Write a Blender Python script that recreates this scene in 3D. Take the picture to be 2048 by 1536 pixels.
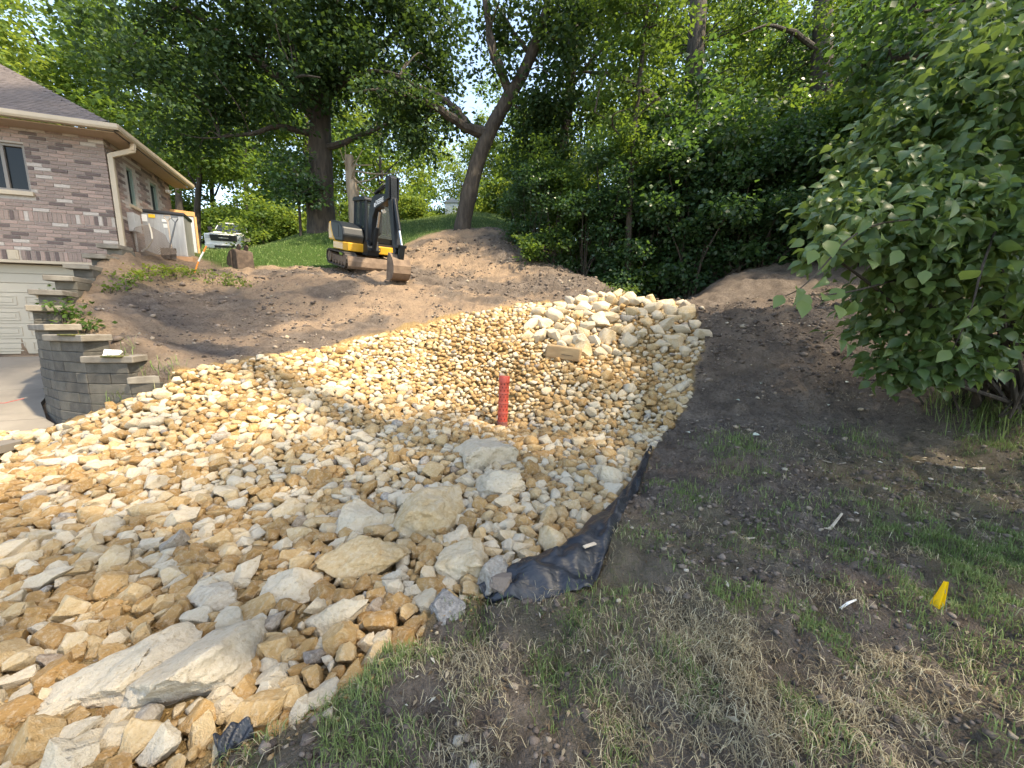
import bpy, bmesh, math, random
import numpy as np
from mathutils import Vector, Matrix

for o in list(bpy.data.objects):
    bpy.data.objects.remove(o)
SC = bpy.context.scene
COL = SC.collection

# ------------------------------------------------------------------ camera
PITCH = math.radians(8.66)
FPX = 769.0            # focal length in pixels of the 2048 px wide photograph
EYE = 1.6
cam_d = bpy.data.cameras.new('camera')
cam_d.sensor_width = 36.0
cam_d.lens = FPX / 2048 * 36
cam_d.clip_start = 0.05
cam_d.clip_end = 3000
cam = bpy.data.objects.new('camera', cam_d)
COL.objects.link(cam)
cam.location = (0, 0, EYE)
cam.rotation_euler = (math.pi / 2 - PITCH, 0, 0)
SC.camera = cam

# ------------------------------------------------------------------ sky, sun, exposure
SUN_EL = math.radians(54)
_s = np.array([0.90, -0.42]); _s /= np.linalg.norm(_s)
SUN = np.array([_s[0] * math.cos(SUN_EL), _s[1] * math.cos(SUN_EL), math.sin(SUN_EL)])
world = bpy.data.worlds.new('World')
SC.world = world
world.use_nodes = True
wn = world.node_tree.nodes
bg = wn.get('Background') or wn.new('ShaderNodeBackground')
sky = wn.new('ShaderNodeTexSky')
sky.sky_type = 'NISHITA'
sky.sun_disc = False
sky.sun_elevation = SUN_EL
sky.sun_rotation = math.atan2(_s[0], _s[1])
sky.air_density = 1.0
sky.dust_density = 0.9
sky.ozone_density = 1.0
world.node_tree.links.new(sky.outputs[0], bg.inputs[0])
bg.inputs[1].default_value = 0.15
out = wn.get('World Output') or wn.new('ShaderNodeOutputWorld')
world.node_tree.links.new(bg.outputs[0], out.inputs[0])
sl = bpy.data.lights.new('sun', 'SUN')
sl.energy = 2.6
sl.angle = math.radians(2.0)
sl.color = (1.0, 0.93, 0.80)
so = bpy.data.objects.new('sun', sl)
COL.objects.link(so)
so.rotation_euler = Vector(SUN).to_track_quat('Z', 'Y').to_euler()
SC.view_settings.view_transform = 'Standard'
SC.view_settings.look = 'None'
SC.view_settings.gamma = 1.0
SC.view_settings.use_curve_mapping = False
SC.view_settings.exposure = 2.12
SC.view_settings.use_white_balance = True      # the phone's warm shade balance
SC.view_settings.white_balance_temperature = 7900
SC.view_settings.white_balance_tint = 10

RNG = np.random.default_rng(11)
random.seed(5)

# ------------------------------------------------------------------ pixel -> place
def ray(px, py):
    u = (px - 1024) / FPX
    v = (768 - py) / FPX
    return np.array([u, math.cos(PITCH) + v * math.sin(PITCH), -math.sin(PITCH) + v * math.cos(PITCH)])

def at(px, py, Y):
    d = ray(px, py)
    t = Y / d[1]
    return np.array([d[0] * t, Y, EYE + d[2] * t])

def project(p):
    x, y, z = p[..., 0], p[..., 1], p[..., 2] - EYE
    f = y * math.cos(PITCH) - z * math.sin(PITCH)
    u = y * math.sin(PITCH) + z * math.cos(PITCH)
    f = np.maximum(f, 1e-3)
    return 1024 + FPX * x / f, 768 - FPX * u / f, f

# ------------------------------------------------------------------ numpy noise
def _hash(ix, iy, iz, seed):
    h = (ix * 374761393 + iy * 668265263 + iz * 2147483647 + seed * 974634777) & 0x7fffffff
    h = ((h ^ (h >> 13)) * 1274126177) & 0x7fffffff
    h = h ^ (h >> 16)
    return (h & 0xffff) / 65535.0

def vnoise(p, seed=0):
    p = np.asarray(p, float)
    i = np.floor(p).astype(np.int64)
    f = p - i
    f = f * f * (3 - 2 * f)
    r = 0
    for dx in (0, 1):
        for dy in (0, 1):
            for dz in (0, 1):
                w = (f[:, 0] if dx else 1 - f[:, 0]) * (f[:, 1] if dy else 1 - f[:, 1]) * (f[:, 2] if dz else 1 - f[:, 2])
                r = r + w * _hash(i[:, 0] + dx, i[:, 1] + dy, i[:, 2] + dz, seed)
    return r * 2 - 1

def fbm(p, octaves=4, seed=0, gain=0.5):
    p = np.asarray(p, float)
    if p.shape[1] == 2:
        p = np.column_stack([p, np.zeros(len(p))])
    a, s, r = 1.0, 1.0, 0
    for k in range(octaves):
        r = r + a * vnoise(p * s + 17.3 * k, seed + k)
        a *= gain
        s *= 2.03
    return r

def in_poly(x, y, poly):
    poly = np.asarray(poly, float)
    n = len(poly)
    r = np.zeros(np.shape(x), bool)
    for i in range(n):
        x1, y1 = poly[i]
        x2, y2 = poly[(i + 1) % n]
        if y1 == y2:
            continue
        c = ((y1 > y) != (y2 > y)) & (x < (x2 - x1) * (y - y1) / (y2 - y1) + x1)
        r ^= c
    return r

def poly_dist(x, y, poly, closed=True):
    poly = np.asarray(poly, float)
    d = np.full(np.shape(x), 1e9)
    n = len(poly)
    for i in range(n if closed else n - 1):
        a = poly[i]; b = poly[(i + 1) % n]
        ab = b - a
        t = np.clip(((x - a[0]) * ab[0] + (y - a[1]) * ab[1]) / (ab @ ab + 1e-12), 0, 1)
        d = np.minimum(d, np.hypot(x - a[0] - t * ab[0], y - a[1] - t * ab[1]))
    return d

def smooth(a, b, x):
    t = np.clip((x - a) / (b - a), 0, 1)
    return t * t * (3 - 2 * t)

# ------------------------------------------------------------------ mesh helpers
def mesh_np(name, V, Fc, attrs=None, mats=None, fmat=None, smooth_shade=False):
    """V (n,3); Fc (m,k) array with k=3 or 4."""
    me = bpy.data.meshes.new(name)
    V = np.ascontiguousarray(V, np.float32)
    Fc = np.ascontiguousarray(Fc, np.int32)
    m, k = Fc.shape
    me.vertices.add(len(V)); me.vertices.foreach_set('co', V.ravel())
    me.loops.add(m * k); me.loops.foreach_set('vertex_index', Fc.ravel())
    me.polygons.add(m)
    me.polygons.foreach_set('loop_start', np.arange(0, m * k, k, dtype=np.int32))
    me.polygons.foreach_set('loop_total', np.full(m, k, np.int32))
    if smooth_shade:
        me.polygons.foreach_set('use_smooth', np.ones(m, bool))
    for mt in (mats or []):
        me.materials.append(mt)
    if fmat is not None:
        me.polygons.foreach_set('material_index', np.ascontiguousarray(fmat, np.int32))
    me.update(calc_edges=True)
    for an, av in (attrs or {}).items():
        a = me.attributes.new(an, 'FLOAT', 'POINT')
        a.data.foreach_set('value', np.ascontiguousarray(av, np.float32))
    return me

def link(name, me, parent=None, loc=None):
    o = bpy.data.objects.new(name, me)
    COL.objects.link(o)
    if parent is not None:
        o.parent = parent
    if loc is not None:
        o.location = loc
    return o

def tag(o, label=None, cat=None, group=None, kind=None):
    if label: o['label'] = label
    if cat: o['category'] = cat
    if group: o['group'] = group
    if kind: o['kind'] = kind
    return o

def thing(name, label, cat, loc=(0, 0, 0), group=None):
    o = bpy.data.objects.new(name, None)
    COL.objects.link(o)
    o.empty_display_size = 0.1
    o.location = loc
    return tag(o, label, cat, group)

class MB:
    """collects simple solids for one part"""
    def __init__(s):
        s.v, s.f = [], []
    def add(s, vs, fs):
        n = len(s.v)
        s.v += [tuple(map(float, v)) for v in vs]
        s.f += [tuple(i + n for i in f) for f in fs]
        return s
    def box(s, lo, hi, M=None):
        x0, y0, z0 = lo; x1, y1, z1 = hi
        vs = [(x0, y0, z0), (x1, y0, z0), (x1, y1, z0), (x0, y1, z0), (x0, y0, z1), (x1, y0, z1), (x1, y1, z1), (x0, y1, z1)]
        if M is not None:
            vs = [tuple(M @ Vector(v)) for v in vs]
        return s.add(vs, [(0, 3, 2, 1), (4, 5, 6, 7), (0, 1, 5, 4), (1, 2, 6, 5), (2, 3, 7, 6), (3, 0, 4, 7)])
    def prism(s, poly, axis, a, b, M=None):
        """extrude a 2-D polygon along axis 'x','y','z' from a to b"""
        n = len(poly)
        def p3(p, t):
            if axis == 'y': return (p[0], t, p[1])
            if axis == 'x': return (t, p[0], p[1])
            return (p[0], p[1], t)
        vs = [p3(p, a) for p in poly] + [p3(p, b) for p in poly]
        if M is not None:
            vs = [tuple(M @ Vector(v)) for v in vs]
        fs = [tuple(range(n - 1, -1, -1)), tuple(range(n, 2 * n))]
        fs += [(i, (i + 1) % n, n + (i + 1) % n, n + i) for i in range(n)]
        return s.add(vs, fs)
    def tube(s, path, rad, sides=8, cap=True):
        path = [np.array(p, float) for p in path]
        if not hasattr(rad, '__len__'): rad = [rad] * len(path)
        rings = []
        up = np.array([0.13, 0.21, 0.97])
        for i, p in enumerate(path):
            t = path[min(i + 1, len(path) - 1)] - path[max(i - 1, 0)]
            t = t / (np.linalg.norm(t) + 1e-9)
            a = np.cross(t, up)
            if np.linalg.norm(a) < .1: a = np.cross(t, (1, 0, 0))
            a /= np.linalg.norm(a)
            b = np.cross(t, a)
            rings.append([p + rad[i] * (math.cos(2 * math.pi * k / sides) * a + math.sin(2 * math.pi * k / sides) * b) for k in range(sides)])
        vs = [v for r in rings for v in r]
        fs = []
        for i in range(len(path) - 1):
            for k in range(sides):
                fs.append((i * sides + k, i * sides + (k + 1) % sides, (i + 1) * sides + (k + 1) % sides, (i + 1) * sides + k))
        if cap:
            fs.append(tuple(range(sides - 1, -1, -1)))
            fs.append(tuple((len(path) - 1) * sides + k for k in range(sides)))
        return s.add(vs, fs)
    def cyl(s, a, b, r, sides=14):
        return s.tube([a, b], r, sides)
    def build(s, name, mat, parent=None, bevel=0, smooth_shade=False, seg=2, xf=None):
        me = bpy.data.meshes.new(name)
        vs = s.v
        if xf is not None:
            vs = [tuple(xf @ Vector(v)) for v in vs]
        me.from_pydata(vs, [], s.f)
        bm = bmesh.new(); bm.from_mesh(me)
        bmesh.ops.recalc_face_normals(bm, faces=bm.faces[:])
        if bevel:
            ed = [e for e in bm.edges if len(e.link_faces) == 2 and e.calc_face_angle(0) > 0.45]
            bmesh.ops.bevel(bm, geom=ed, offset=bevel, segments=seg, profile=0.6, affect='EDGES', clamp_overlap=True)
        bm.to_mesh(me); bm.free()
        if smooth_shade:
            for p in me.polygons: p.use_smooth = True
            try:
                me.set_sharp_from_angle(angle=math.radians(40))
            except Exception:
                pass
        me.materials.append(mat)
        return link(name, me, parent)

# ------------------------------------------------------------------ materials
def new_mat(name):
    m = bpy.data.materials.new(name)
    m.use_nodes = True
    nt = m.node_tree
    b = nt.nodes.get('Principled BSDF')
    return m, nt, b

def N(nt, t, **kw):
    n = nt.nodes.new(t)
    for k, v in kw.items():
        if k == 'inp':
            for kk, vv in v.items(): n.inputs[kk].default_value = vv
        else:
            setattr(n, k, v)
    return n

def c4(c): return (c[0], c[1], c[2], 1)

def mixc(nt, fac, a, b, blend='MIX'):
    n = N(nt, 'ShaderNodeMix', data_type='RGBA', blend_type=blend)
    n.inputs[0].default_value = 0.5
    for sock, val in ((n.inputs[0], fac), (n.inputs[6], a), (n.inputs[7], b)):
        if hasattr(val, 'is_linked') or hasattr(val, 'links'):
            nt.links.new(val, sock)
        elif isinstance(val, (int, float)):
            sock.default_value = val
        else:
            sock.default_value = c4(val)
    return n.outputs[2]

def noise_node(nt, scale, detail=4, rough=.55, coord=None, vec_scale=None):
    tc = N(nt, 'ShaderNodeTexCoord')
    src = tc.outputs[coord or 'Object']
    if vec_scale:
        mp = N(nt, 'ShaderNodeMapping'); mp.inputs['Scale'].default_value = vec_scale
        nt.links.new(src, mp.inputs[0]); src = mp.outputs[0]
    n = N(nt, 'ShaderNodeTexNoise', inp={'Scale': scale, 'Detail': detail, 'Roughness': rough})
    nt.links.new(src, n.inputs['Vector'])
    return n.outputs[0]

def ramp(nt, fac, stops):
    r = N(nt, 'ShaderNodeValToRGB')
    el = r.color_ramp.elements
    while len(el) < len(stops): el.new(0.5)
    for e, (p, c) in zip(el, stops):
        e.position = p; e.color = c4(c) if hasattr(c, '__len__') else (c, c, c, 1)
    nt.links.new(fac, r.inputs[0])
    return r.outputs[0]

def bump(nt, b, height, strength=.4, dist=.02):
    n = N(nt, 'ShaderNodeBump', inp={'Strength': strength, 'Distance': dist})
    nt.links.new(height, n.inputs['Height'])
    nt.links.new(n.outputs[0], b.inputs['Normal'])

def simple(name, c1, c2=None, scale=6, rough=.6, metal=0, bstr=0, bscale=60, bdist=.01, spec=.5, coat=0, detail=4, vec=None, lo=.35, hi=.7):
    m, nt, b = new_mat(name)
    b.inputs['Roughness'].default_value = rough
    b.inputs['Metallic'].default_value = metal
    b.inputs['Specular IOR Level'].default_value = spec
    b.inputs['Coat Weight'].default_value = coat
    if c2 is None:
        b.inputs['Base Color'].default_value = c4(c1)
    else:
        n = noise_node(nt, scale, detail, .6, vec_scale=vec)
        nt.links.new(ramp(nt, n, [(lo, c1), (hi, c2)]), b.inputs['Base Color'])
    if bstr:
        bump(nt, b, noise_node(nt, bscale, 4, .6, vec_scale=vec), bstr, bdist)
    return m

def attr(nt, name):
    return N(nt, 'ShaderNodeAttribute', attribute_name=name).outputs['Fac']

def leaf_mat(name, dark, mid, light, trans, tw=.4, rough=.45, spec=.35):
    m, nt, b = new_mat(name)
    col = ramp(nt, attr(nt, 'var'), [(0.0, dark), (0.55, mid), (1.0, light)])
    big = noise_node(nt, .35, 2, .5, 'Object')
    col = mixc(nt, ramp(nt, big, [(.35, 0), (.7, .55)]), col, light)
    nt.links.new(col, b.inputs['Base Color'])
    b.inputs['Roughness'].default_value = rough
    b.inputs['Specular IOR Level'].default_value = spec
    t = N(nt, 'ShaderNodeBsdfTranslucent')
    nt.links.new(mixc(nt, .7, col, trans), t.inputs['Color'])
    mx = N(nt, 'ShaderNodeMixShader'); mx.inputs[0].default_value = tw
    nt.links.new(b.outputs[0], mx.inputs[1]); nt.links.new(t.outputs[0], mx.inputs[2])
    nt.links.new(mx.outputs[0], nt.nodes.get('Material Output').inputs['Surface'])
    return m

# ------------------------------------------------------------------ terrain
# control points read from the photograph: (pixel x, pixel y, distance in metres)
CP = [(300, 745, 5.75), (200, 690, 6.3), (160, 640, 7.2), (200, 600, 8.0), (300, 560, 9.3), (450, 570, 10.3), (600, 560, 10.9),
      (500, 640, 8.5), (350, 690, 6.9), (700, 600, 10.0), (900, 560, 12.0), (1000, 560, 12.0), (1100, 545, 12.0), (1100, 590, 10.5), (1200, 565, 11.3),
      (850, 480, 14.6), (1000, 470, 14.8), (704, 540, 13.0), (815, 540, 12.4), (662, 515, 14.7), (770, 512, 14.4), (620, 500, 14.7), (480, 530, 12.5), (400, 500, 14.0),
      (350, 512, 11.5), (270, 510, 10.0), (240, 505, 9.45), (560, 482, 20), (643, 458, 17), (820, 442, 20), (925, 462, 15.6), (1000, 432, 19.5),
      (790, 566, 10.7), (250, 795, 5.35), (150, 832, 5.35), (60, 848, 5.4), (0, 860, 5.4), (400, 810, 5.2), (600, 850, 5.0), (600, 705, 7.1), (720, 680, 7.9),
      (500, 725, 6.4), (900, 635, 9.0), (1050, 612, 9.4), (800, 760, 6.7), (820, 850, 5.3), (1005, 862, 5.9), (920, 830, 6.0), (960, 850, 5.4), (1100, 850, 5.7), (1200, 780, 6.5),
      (1100, 740, 7.0), (1000, 700, 7.6), (1200, 700, 7.7), (1250, 610, 9.0), (1330, 620, 9.0), (1330, 860, 5.6), (1400, 760, 6.8), (1400, 680, 8.0), (1385, 620, 8.9),
      (1450, 605, 9.3), (1450, 560, 11.0), (1600, 550, 10.6), (1700, 580, 9.0), (1600, 650, 7.5), (1500, 720, 7.0), (1650, 800, 5.8), (1900, 750, 5.8), (2048, 780, 5.0),
      (1500, 830, 5.6), (380, 502, 26), (440, 503, 27), (480, 500, 28.5), (430, 508, 21), (430, 516, 16), (400, 514, 18), (460, 514, 18.5), (500, 508, 17), (330, 505, 24), (1420, 855, 5.2), (1800, 905, 4.6), (1290, 935, 4.25), (1990, 880, 4.6)]
W = [tuple(at(*c)) for c in CP]
for x in (-9, -6, -3, -1, 1, 3, 6, 9):
    for y in (-6, -2, 0.5):
        W.append((x, y, 0.0))
for x, y in ((-5, 2), (-3.5, 2), (-2, 2), (-.5, 2), (1, 2), (2.5, 2), (4, 2), (-4, 3.4), (-2, 3.4), (0, 3.4), (1.5, 3.4), (3, 3.4), (4.3, 3.2), (-6, 3.5)):
    W.append((x, y, 0.0))
W += [(4.3, 11.6, 1.7), (4.6, 14, 2.2), (5, 18, 3.2), (8, 13, 3.6), (9, 18, 5), (11, 8, 2.6), (8.5, 6, 1.5), (14, 14, 4.5), (20, 8, 4.5), (20, 20, 6.5),
      (0, 26, 7.8), (-8, 30, 7.6), (-20, 30, 7.5), (8, 28, 7), (20, 34, 8), (-30, 20, 7), (-30, 40, 8), (0, 45, 8.4), (30, 45, 8.5), (-16, 22, 5.3), (-12.5, 22, 5.4), (-14, 16, 4.6), (10, 0, .2), (10, 3, .6),
      (16, 2, 1.5), (-12, 12, 3.8), (-18, 5, 0.2), (-18, 0, 0)]
for a in range(0, 360, 24):
    r = 130
    x, y = r * math.cos(math.radians(a)), r * math.sin(math.radians(a))
    W.append((x, y, 4.5 + 4.5 * math.sin(math.radians(a))))
for _p in [(318, 752, 5.55), (255, 742, 5.42), (165, 708, 5.45), (95, 672, 5.75), (62, 640, 6.25), (72, 605, 6.85), (105, 578, 7.4), (142, 553, 8.0), (178, 530, 8.6), (208, 514, 9.1)]:      # earth behind the retaining wall
    _q = at(*_p)
    W.append((_q[0] + .42, _q[1] + .22, _q[2] - .06))
W = np.array(W)

def _tps_k(d2):
    return 0.5 * d2 * np.log(d2 + 1e-12)

_n = len(W)
_A = np.zeros((_n + 3, _n + 3))
_d2 = ((W[:, None, :2] - W[None, :, :2]) ** 2).sum(-1)
_A[:_n, :_n] = _tps_k(_d2) + np.eye(_n) * 0.06
_A[:_n, _n] = 1; _A[_n, :_n] = 1
_A[:_n, _n + 1:] = W[:, :2]; _A[_n + 1:, :_n] = W[:, :2].T
_w = np.linalg.solve(_A, np.concatenate([W[:, 2], [0, 0, 0]]))

def tps(x, y):
    x = np.asarray(x, float).ravel(); y = np.asarray(y, float).ravel()
    r = np.empty(len(x))
    for s in range(0, len(x), 40000):
        xs, ys = x[s:s + 40000], y[s:s + 40000]
        d2 = (xs[:, None] - W[None, :, 0]) ** 2 + (ys[:, None] - W[None, :, 1]) ** 2
        r[s:s + 40000] = _tps_k(d2) @ _w[:_n] + _w[_n] + _w[_n + 1] * xs + _w[_n + 2] * ys
    return r

# retaining wall line: (px, py of the top, distance)
WALLPX = [(318, 752, 5.55), (255, 742, 5.42), (165, 708, 5.45), (95, 672, 5.75), (62, 640, 6.25), (72, 605, 6.85), (105, 578, 7.4), (142, 553, 8.0), (178, 530, 8.6), (208, 514, 9.1), (236, 500, 9.5)]
WALL = np.array([at(*p) for p in WALLPX])

# house frame: corner of the brick walls
HA = math.radians(20)
HF = np.array([math.cos(HA), math.sin(HA), 0])      # along the garage front, to the right
HS = np.array([-math.sin(HA), math.cos(HA), 0])     # along the side wall, away
HC = at(222, 390, 9.62); HC[2] = 0

def facade(px, py):
    """point of the garage front seen at a pixel -> (metres left(-)/right of the corner, height)"""
    d = ray(px, py)
    n = -HS
    t = ((HC - np.array([0, 0, EYE])) @ n) / (d @ n)
    p = np.array([0, 0, EYE]) + d * t
    return (p - HC) @ HF, p[2]

def sidewall(px, py):
    d = ray(px, py)
    t = ((HC - np.array([0, 0, EYE])) @ HF) / (d @ HF)
    p = np.array([0, 0, EYE]) + d * t
    return (p - HC) @ HS, p[2]

GAR_Z = facade(20, 711)[1]
_wt = np.gradient(WALL[:, :2], axis=0); _wt /= np.linalg.norm(_wt, axis=1)[:, None]
_win = WALL[:, :2] - .17 * np.column_stack([-_wt[:, 1], _wt[:, 0]])     # inside the wall's thickness
DRIVE = [tuple(_win[i]) for i in range(2, len(WALL))] + [tuple((HC + .3 * HS - .2 * HF)[:2]), tuple((HC - 12 * HF + .3 * HS)[:2]), (-21, 3), (-9.5, 4.2), (-7.6, 5.0)]

def drive_z(x, y):
    p = np.stack([x, y], -1)
    d = -(p - HC[None, :2]) @ HS[:2]          # metres in front of the garage
    return np.maximum(GAR_Z - 0.02 - 0.2 * np.maximum(d - .3, -1), 0.02 + 0 * d)

_fp = np.array([at(0, 858, 5.4), at(60, 846, 5.45), at(150, 828, 5.3), at(250, 792, 5.3), at(330, 758, 5.4)])
_FX, _FZ = _fp[:, 0], _fp[:, 2]
def height(x, y):
    x = np.atleast_1d(np.asarray(x, float)); y = np.atleast_1d(np.asarray(y, float))
    z = tps(x, y).reshape(x.shape)
    # in front of the block wall the ground stays down at the stones
    wy = np.interp(x, WALL[3::-1, 0], WALL[3::-1, 1])
    fr = (x > WALL[3, 0] - .3) & (x < WALL[0, 0] + .25) & (y < wy + .12) & (y > wy - 1.6)
    zf = np.interp(x, _FX, _FZ) - .12 - .28 * np.maximum(wy - .12 - y, 0)
    z = np.where(fr & (z > zf), zf + (z - zf) * smooth(.5, 1.5, wy - .12 - y), z)
    m = in_poly(x, y, DRIVE)
    return np.where(m, drive_z(x, y), z)

def gz(x, y): return float(height([x], [y])[0])

def on_ground(px, py, t0=1.0, t1=40):
    d = ray(px, py)
    t = np.linspace(t0, t1, 1600)
    p = np.array([0, 0, EYE])[None] + d[None] * t[:, None]
    below = p[:, 2] <= height(p[:, 0], p[:, 1])
    i = int(np.argmax(below)) if below.any() else len(t) - 1
    q = p[i]
    return np.array([q[0], q[1], gz(q[0], q[1])])

ROCKPX = [(435, 1528), (560, 1472), (690, 1395), (790, 1325), (850, 1270), (960, 1195), (1040, 1165), (1130, 1120), (1225, 1050), (1255, 1010), (1290, 930), (1325, 870), (1385, 790),
          (1392, 730), (1412, 680), (1392, 640), (1362, 604)]
ROCKPX2 = [(900, 632), (720, 676), (600, 700), (480, 726), (330, 765), (250, 795), (150, 830), (60, 848), (0, 856)]
_r1 = [tuple(on_ground(*p)[:2]) for p in ROCKPX[:-4]] + [tuple(at(1392, 730, 7.2)[:2]), tuple(at(1412, 680, 8.0)[:2]), tuple(at(1392, 640, 8.6)[:2]), tuple(at(1365, 604, 9.2)[:2])]
_r2 = [tuple(at(1290, 600, 9.5)[:2]), tuple(at(1180, 600, 9.6)[:2]), tuple(at(1050, 610, 9.5)[:2])] + [tuple(at(p[0], p[1], yy)[:2]) for p, yy in zip(ROCKPX2, (9.0, 7.9, 7.15, 6.4, 5.62, 5.36, 5.36, 5.5, 5.5))]
ROCKPOLY = [(-1.5, .3), (-1.25, .9)] + _r1 + _r2 + [(-9.5, 4.8), (-9.5, 1.0), (-5, -.2)]

LAWNPOLY = [tuple(on_ground(*p)[:2]) for p in ((380, 520), (430, 540), (500, 545), (580, 538), (670, 540))] + [tuple(at(800, 500, 14)[:2]), tuple(at(880, 470, 15)[:2]), tuple(at(960, 466, 15.4)[:2]), tuple(at(1030, 462, 16)[:2]), (6, 24), (60, 60), (-60, 60), (-14.5, 14)]

def _axis(segs):
    r = []
    for a, b, s in segs:
        r.append(np.arange(a, b - 1e-6, s))
    return np.concatenate(r)

def geo(a, b, s0, k):
    r = [a]; s = s0
    while r[-1] < b:
        r.append(r[-1] + s); s *= k
    return np.array(r)
gx = np.concatenate([-geo(10, 420, .2, 1.18)[::-1], _axis([(-10 + .07, -2.2, .07), (-2.2, 5.2, .032), (5.2, 10, .07)]), geo(10, 420, .2, 1.18)])
gy = np.concatenate([-geo(-.6, 420, .12, 1.22)[::-1], _axis([(.6 + .032, 4.6, .032), (4.6, 14.5, .07), (14.5, 26, .2)]), geo(26, 420, .3, 1.18)])
GX, GY = np.meshgrid(gx, gy)
fx, fy = GX.ravel(), GY.ravel()
gzv = height(fx, fy)
P2 = np.column_stack([fx, fy])
in_rock = in_poly(fx, fy, ROCKPOLY)
drock = poly_dist(fx, fy, ROCKPOLY) * np.where(in_rock, 1, -1)
in_drive = in_poly(fx, fy, DRIVE)
near = 1 - smooth(25, 40, np.hypot(fx, fy))
lump = .05 * fbm(P2 * 1.1, 3, 3) + .07 * np.abs(fbm(P2 * 2.6, 3, 7)) + .03 * fbm(P2 * 8, 3, 9) + .03 * np.abs(vnoise(np.column_stack([P2 * 14, 0 * fx]), 4)) + .02 * vnoise(np.column_stack([P2 * 27, 0 * fx]), 14)
# bucket and track marks raked along the bank
rake = np.sin(fx * 3.0 + fy * 9.0 + 2.0 * fbm(P2 * .6, 2, 21)) * .03 * smooth(5.5, 8, fy)
lawn = in_poly(fx, fy, LAWNPOLY)
dl = poly_dist(fx, fy, LAWNPOLY)
lawnm = np.where(lawn, smooth(0, .8, dl + .5 * fbm(P2 * .9, 3, 5)), 0)
gzv = gzv + np.where(in_drive, -.08, (lump * near + rake * near) * (1 - .75 * lawnm) * np.where(in_rock, .6, 1.0))
gzv = gzv - .05 * smooth(0, .15, drock)
# foreground turf that survives: straw and green tufts
tur = smooth(-.15, .5, fbm(P2 * .75 + 3.1, 3, 31) + .35 * (fx > 2.6) - .25 * smooth(2.3, 3.6, fy) + .1) * (fy < 6.5) * (1 - smooth(3.4, 5.8, fy)) * (drock < 0)
dry = smooth(-.25, .45, fbm(np.column_stack([fx * .7 + .5 * fy, fy * 1.5 - .4 * fx]) + 9.0, 4, 41, .6) + .6 * smooth(1.0, -4.5, fx) - .2) * smooth(5.6, 6.6, fy)  # tan dry clay, raised leftwards to paint sunlit dirt as well
dry = dry * smooth(2.2, -.5, fx)
dry = np.maximum(dry, .22 * smooth(.25, .7, fbm(np.column_stack([fx * .8, fy * 1.6]) + 2.0, 3, 43)) * smooth(5, 6.5, fy) * (fx > 0))  # kept faint on the right, so the shaded mound is painted darker
fines = smooth(-.05, .03, drock + .05 * fbm(P2 * 6, 3, 51))
nx, ny = len(gx), len(gy)
ii = (np.arange(ny - 1)[:, None] * nx + np.arange(nx - 1)[None]).ravel()
Fq = np.stack([ii, ii + 1, ii + nx + 1, ii + nx], 1)

gm, nt, b = new_mat('soil')
n1 = noise_node(nt, 2.3, 8, .65)
n2 = noise_node(nt, 26, 6, .7)
n3 = noise_node(nt, 90, 3, .6)
soil = ramp(nt, n1, [(.3, (.115, .09, .074)), (.5, (.20, .16, .13)), (.72, (.30, .245, .20))])
soil = mixc(nt, ramp(nt, n2, [(.45, 0), (.68, .7)]), soil, (.06, .045, .037))
soil = mixc(nt, ramp(nt, n3, [(.66, 0), (.74, .35)]), soil, (.2, .15, .1))
dry_sun_c = ramp(nt, n2, [(.3, (.22, .15, .10)), (.5, (.39, .275, .185)), (.75, (.5, .375, .26))])  # dry clay tones with some sunshine painted in
dm = N(nt, 'ShaderNodeMath', operation='MULTIPLY_ADD', use_clamp=True); nt.links.new(n1, dm.inputs[0]); dm.inputs[1].default_value = 1.4; dm.inputs[2].default_value = -.2
dmm = N(nt, 'ShaderNodeMath', operation='MULTIPLY', use_clamp=True); nt.links.new(dm.outputs[0], dmm.inputs[0]); nt.links.new(attr(nt, 'dry'), dmm.inputs[1])
dm2 = N(nt, 'ShaderNodeMath', operation='MULTIPLY', use_clamp=True); nt.links.new(dmm.outputs[0], dm2.inputs[0]); dm2.inputs[1].default_value = 1.7
col = mixc(nt, dm2.outputs[0], soil, dry_sun_c)
turfc = ramp(nt, n2, [(.3, (.12, .105, .065)), (.5, (.22, .185, .12)), (.7, (.16, .18, .08))])
tm = N(nt, 'ShaderNodeMath', operation='MULTIPLY', use_clamp=True); nt.links.new(attr(nt, 'turf'), tm.inputs[0]); tm.inputs[1].default_value = .6
col = mixc(nt, tm.outputs[0], col, turfc)
lawnc = ramp(nt, n2, [(.3, (.035, .075, .014)), (.55, (.055, .11, .02)), (.75, (.1, .135, .035))])
col = mixc(nt, attr(nt, 'lawn'), col, lawnc)
finec = ramp(nt, n2, [(.3, (.3, .19, .08)), (.55, (.46, .31, .14)), (.75, (.55, .42, .24))])
col = mixc(nt, attr(nt, 'fines'), col, finec)
nt.links.new(col, b.inputs['Base Color'])
b.inputs['Roughness'].default_value = .92
b.inputs['Specular IOR Level'].default_value = .2
bh = N(nt, 'ShaderNodeMath', operation='ADD'); nt.links.new(n2, bh.inputs[0]); nt.links.new(n3, bh.inputs[1])
bump(nt, b, bh.outputs[0], 1.0, .06)
ground = link('ground', mesh_np('ground', np.column_stack([fx, fy, gzv]), Fq, {'dry': dry, 'turf': tur, 'lawn': lawnm, 'fines': fines}, [gm], smooth_shade=True))
tag(ground, kind='structure')

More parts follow.
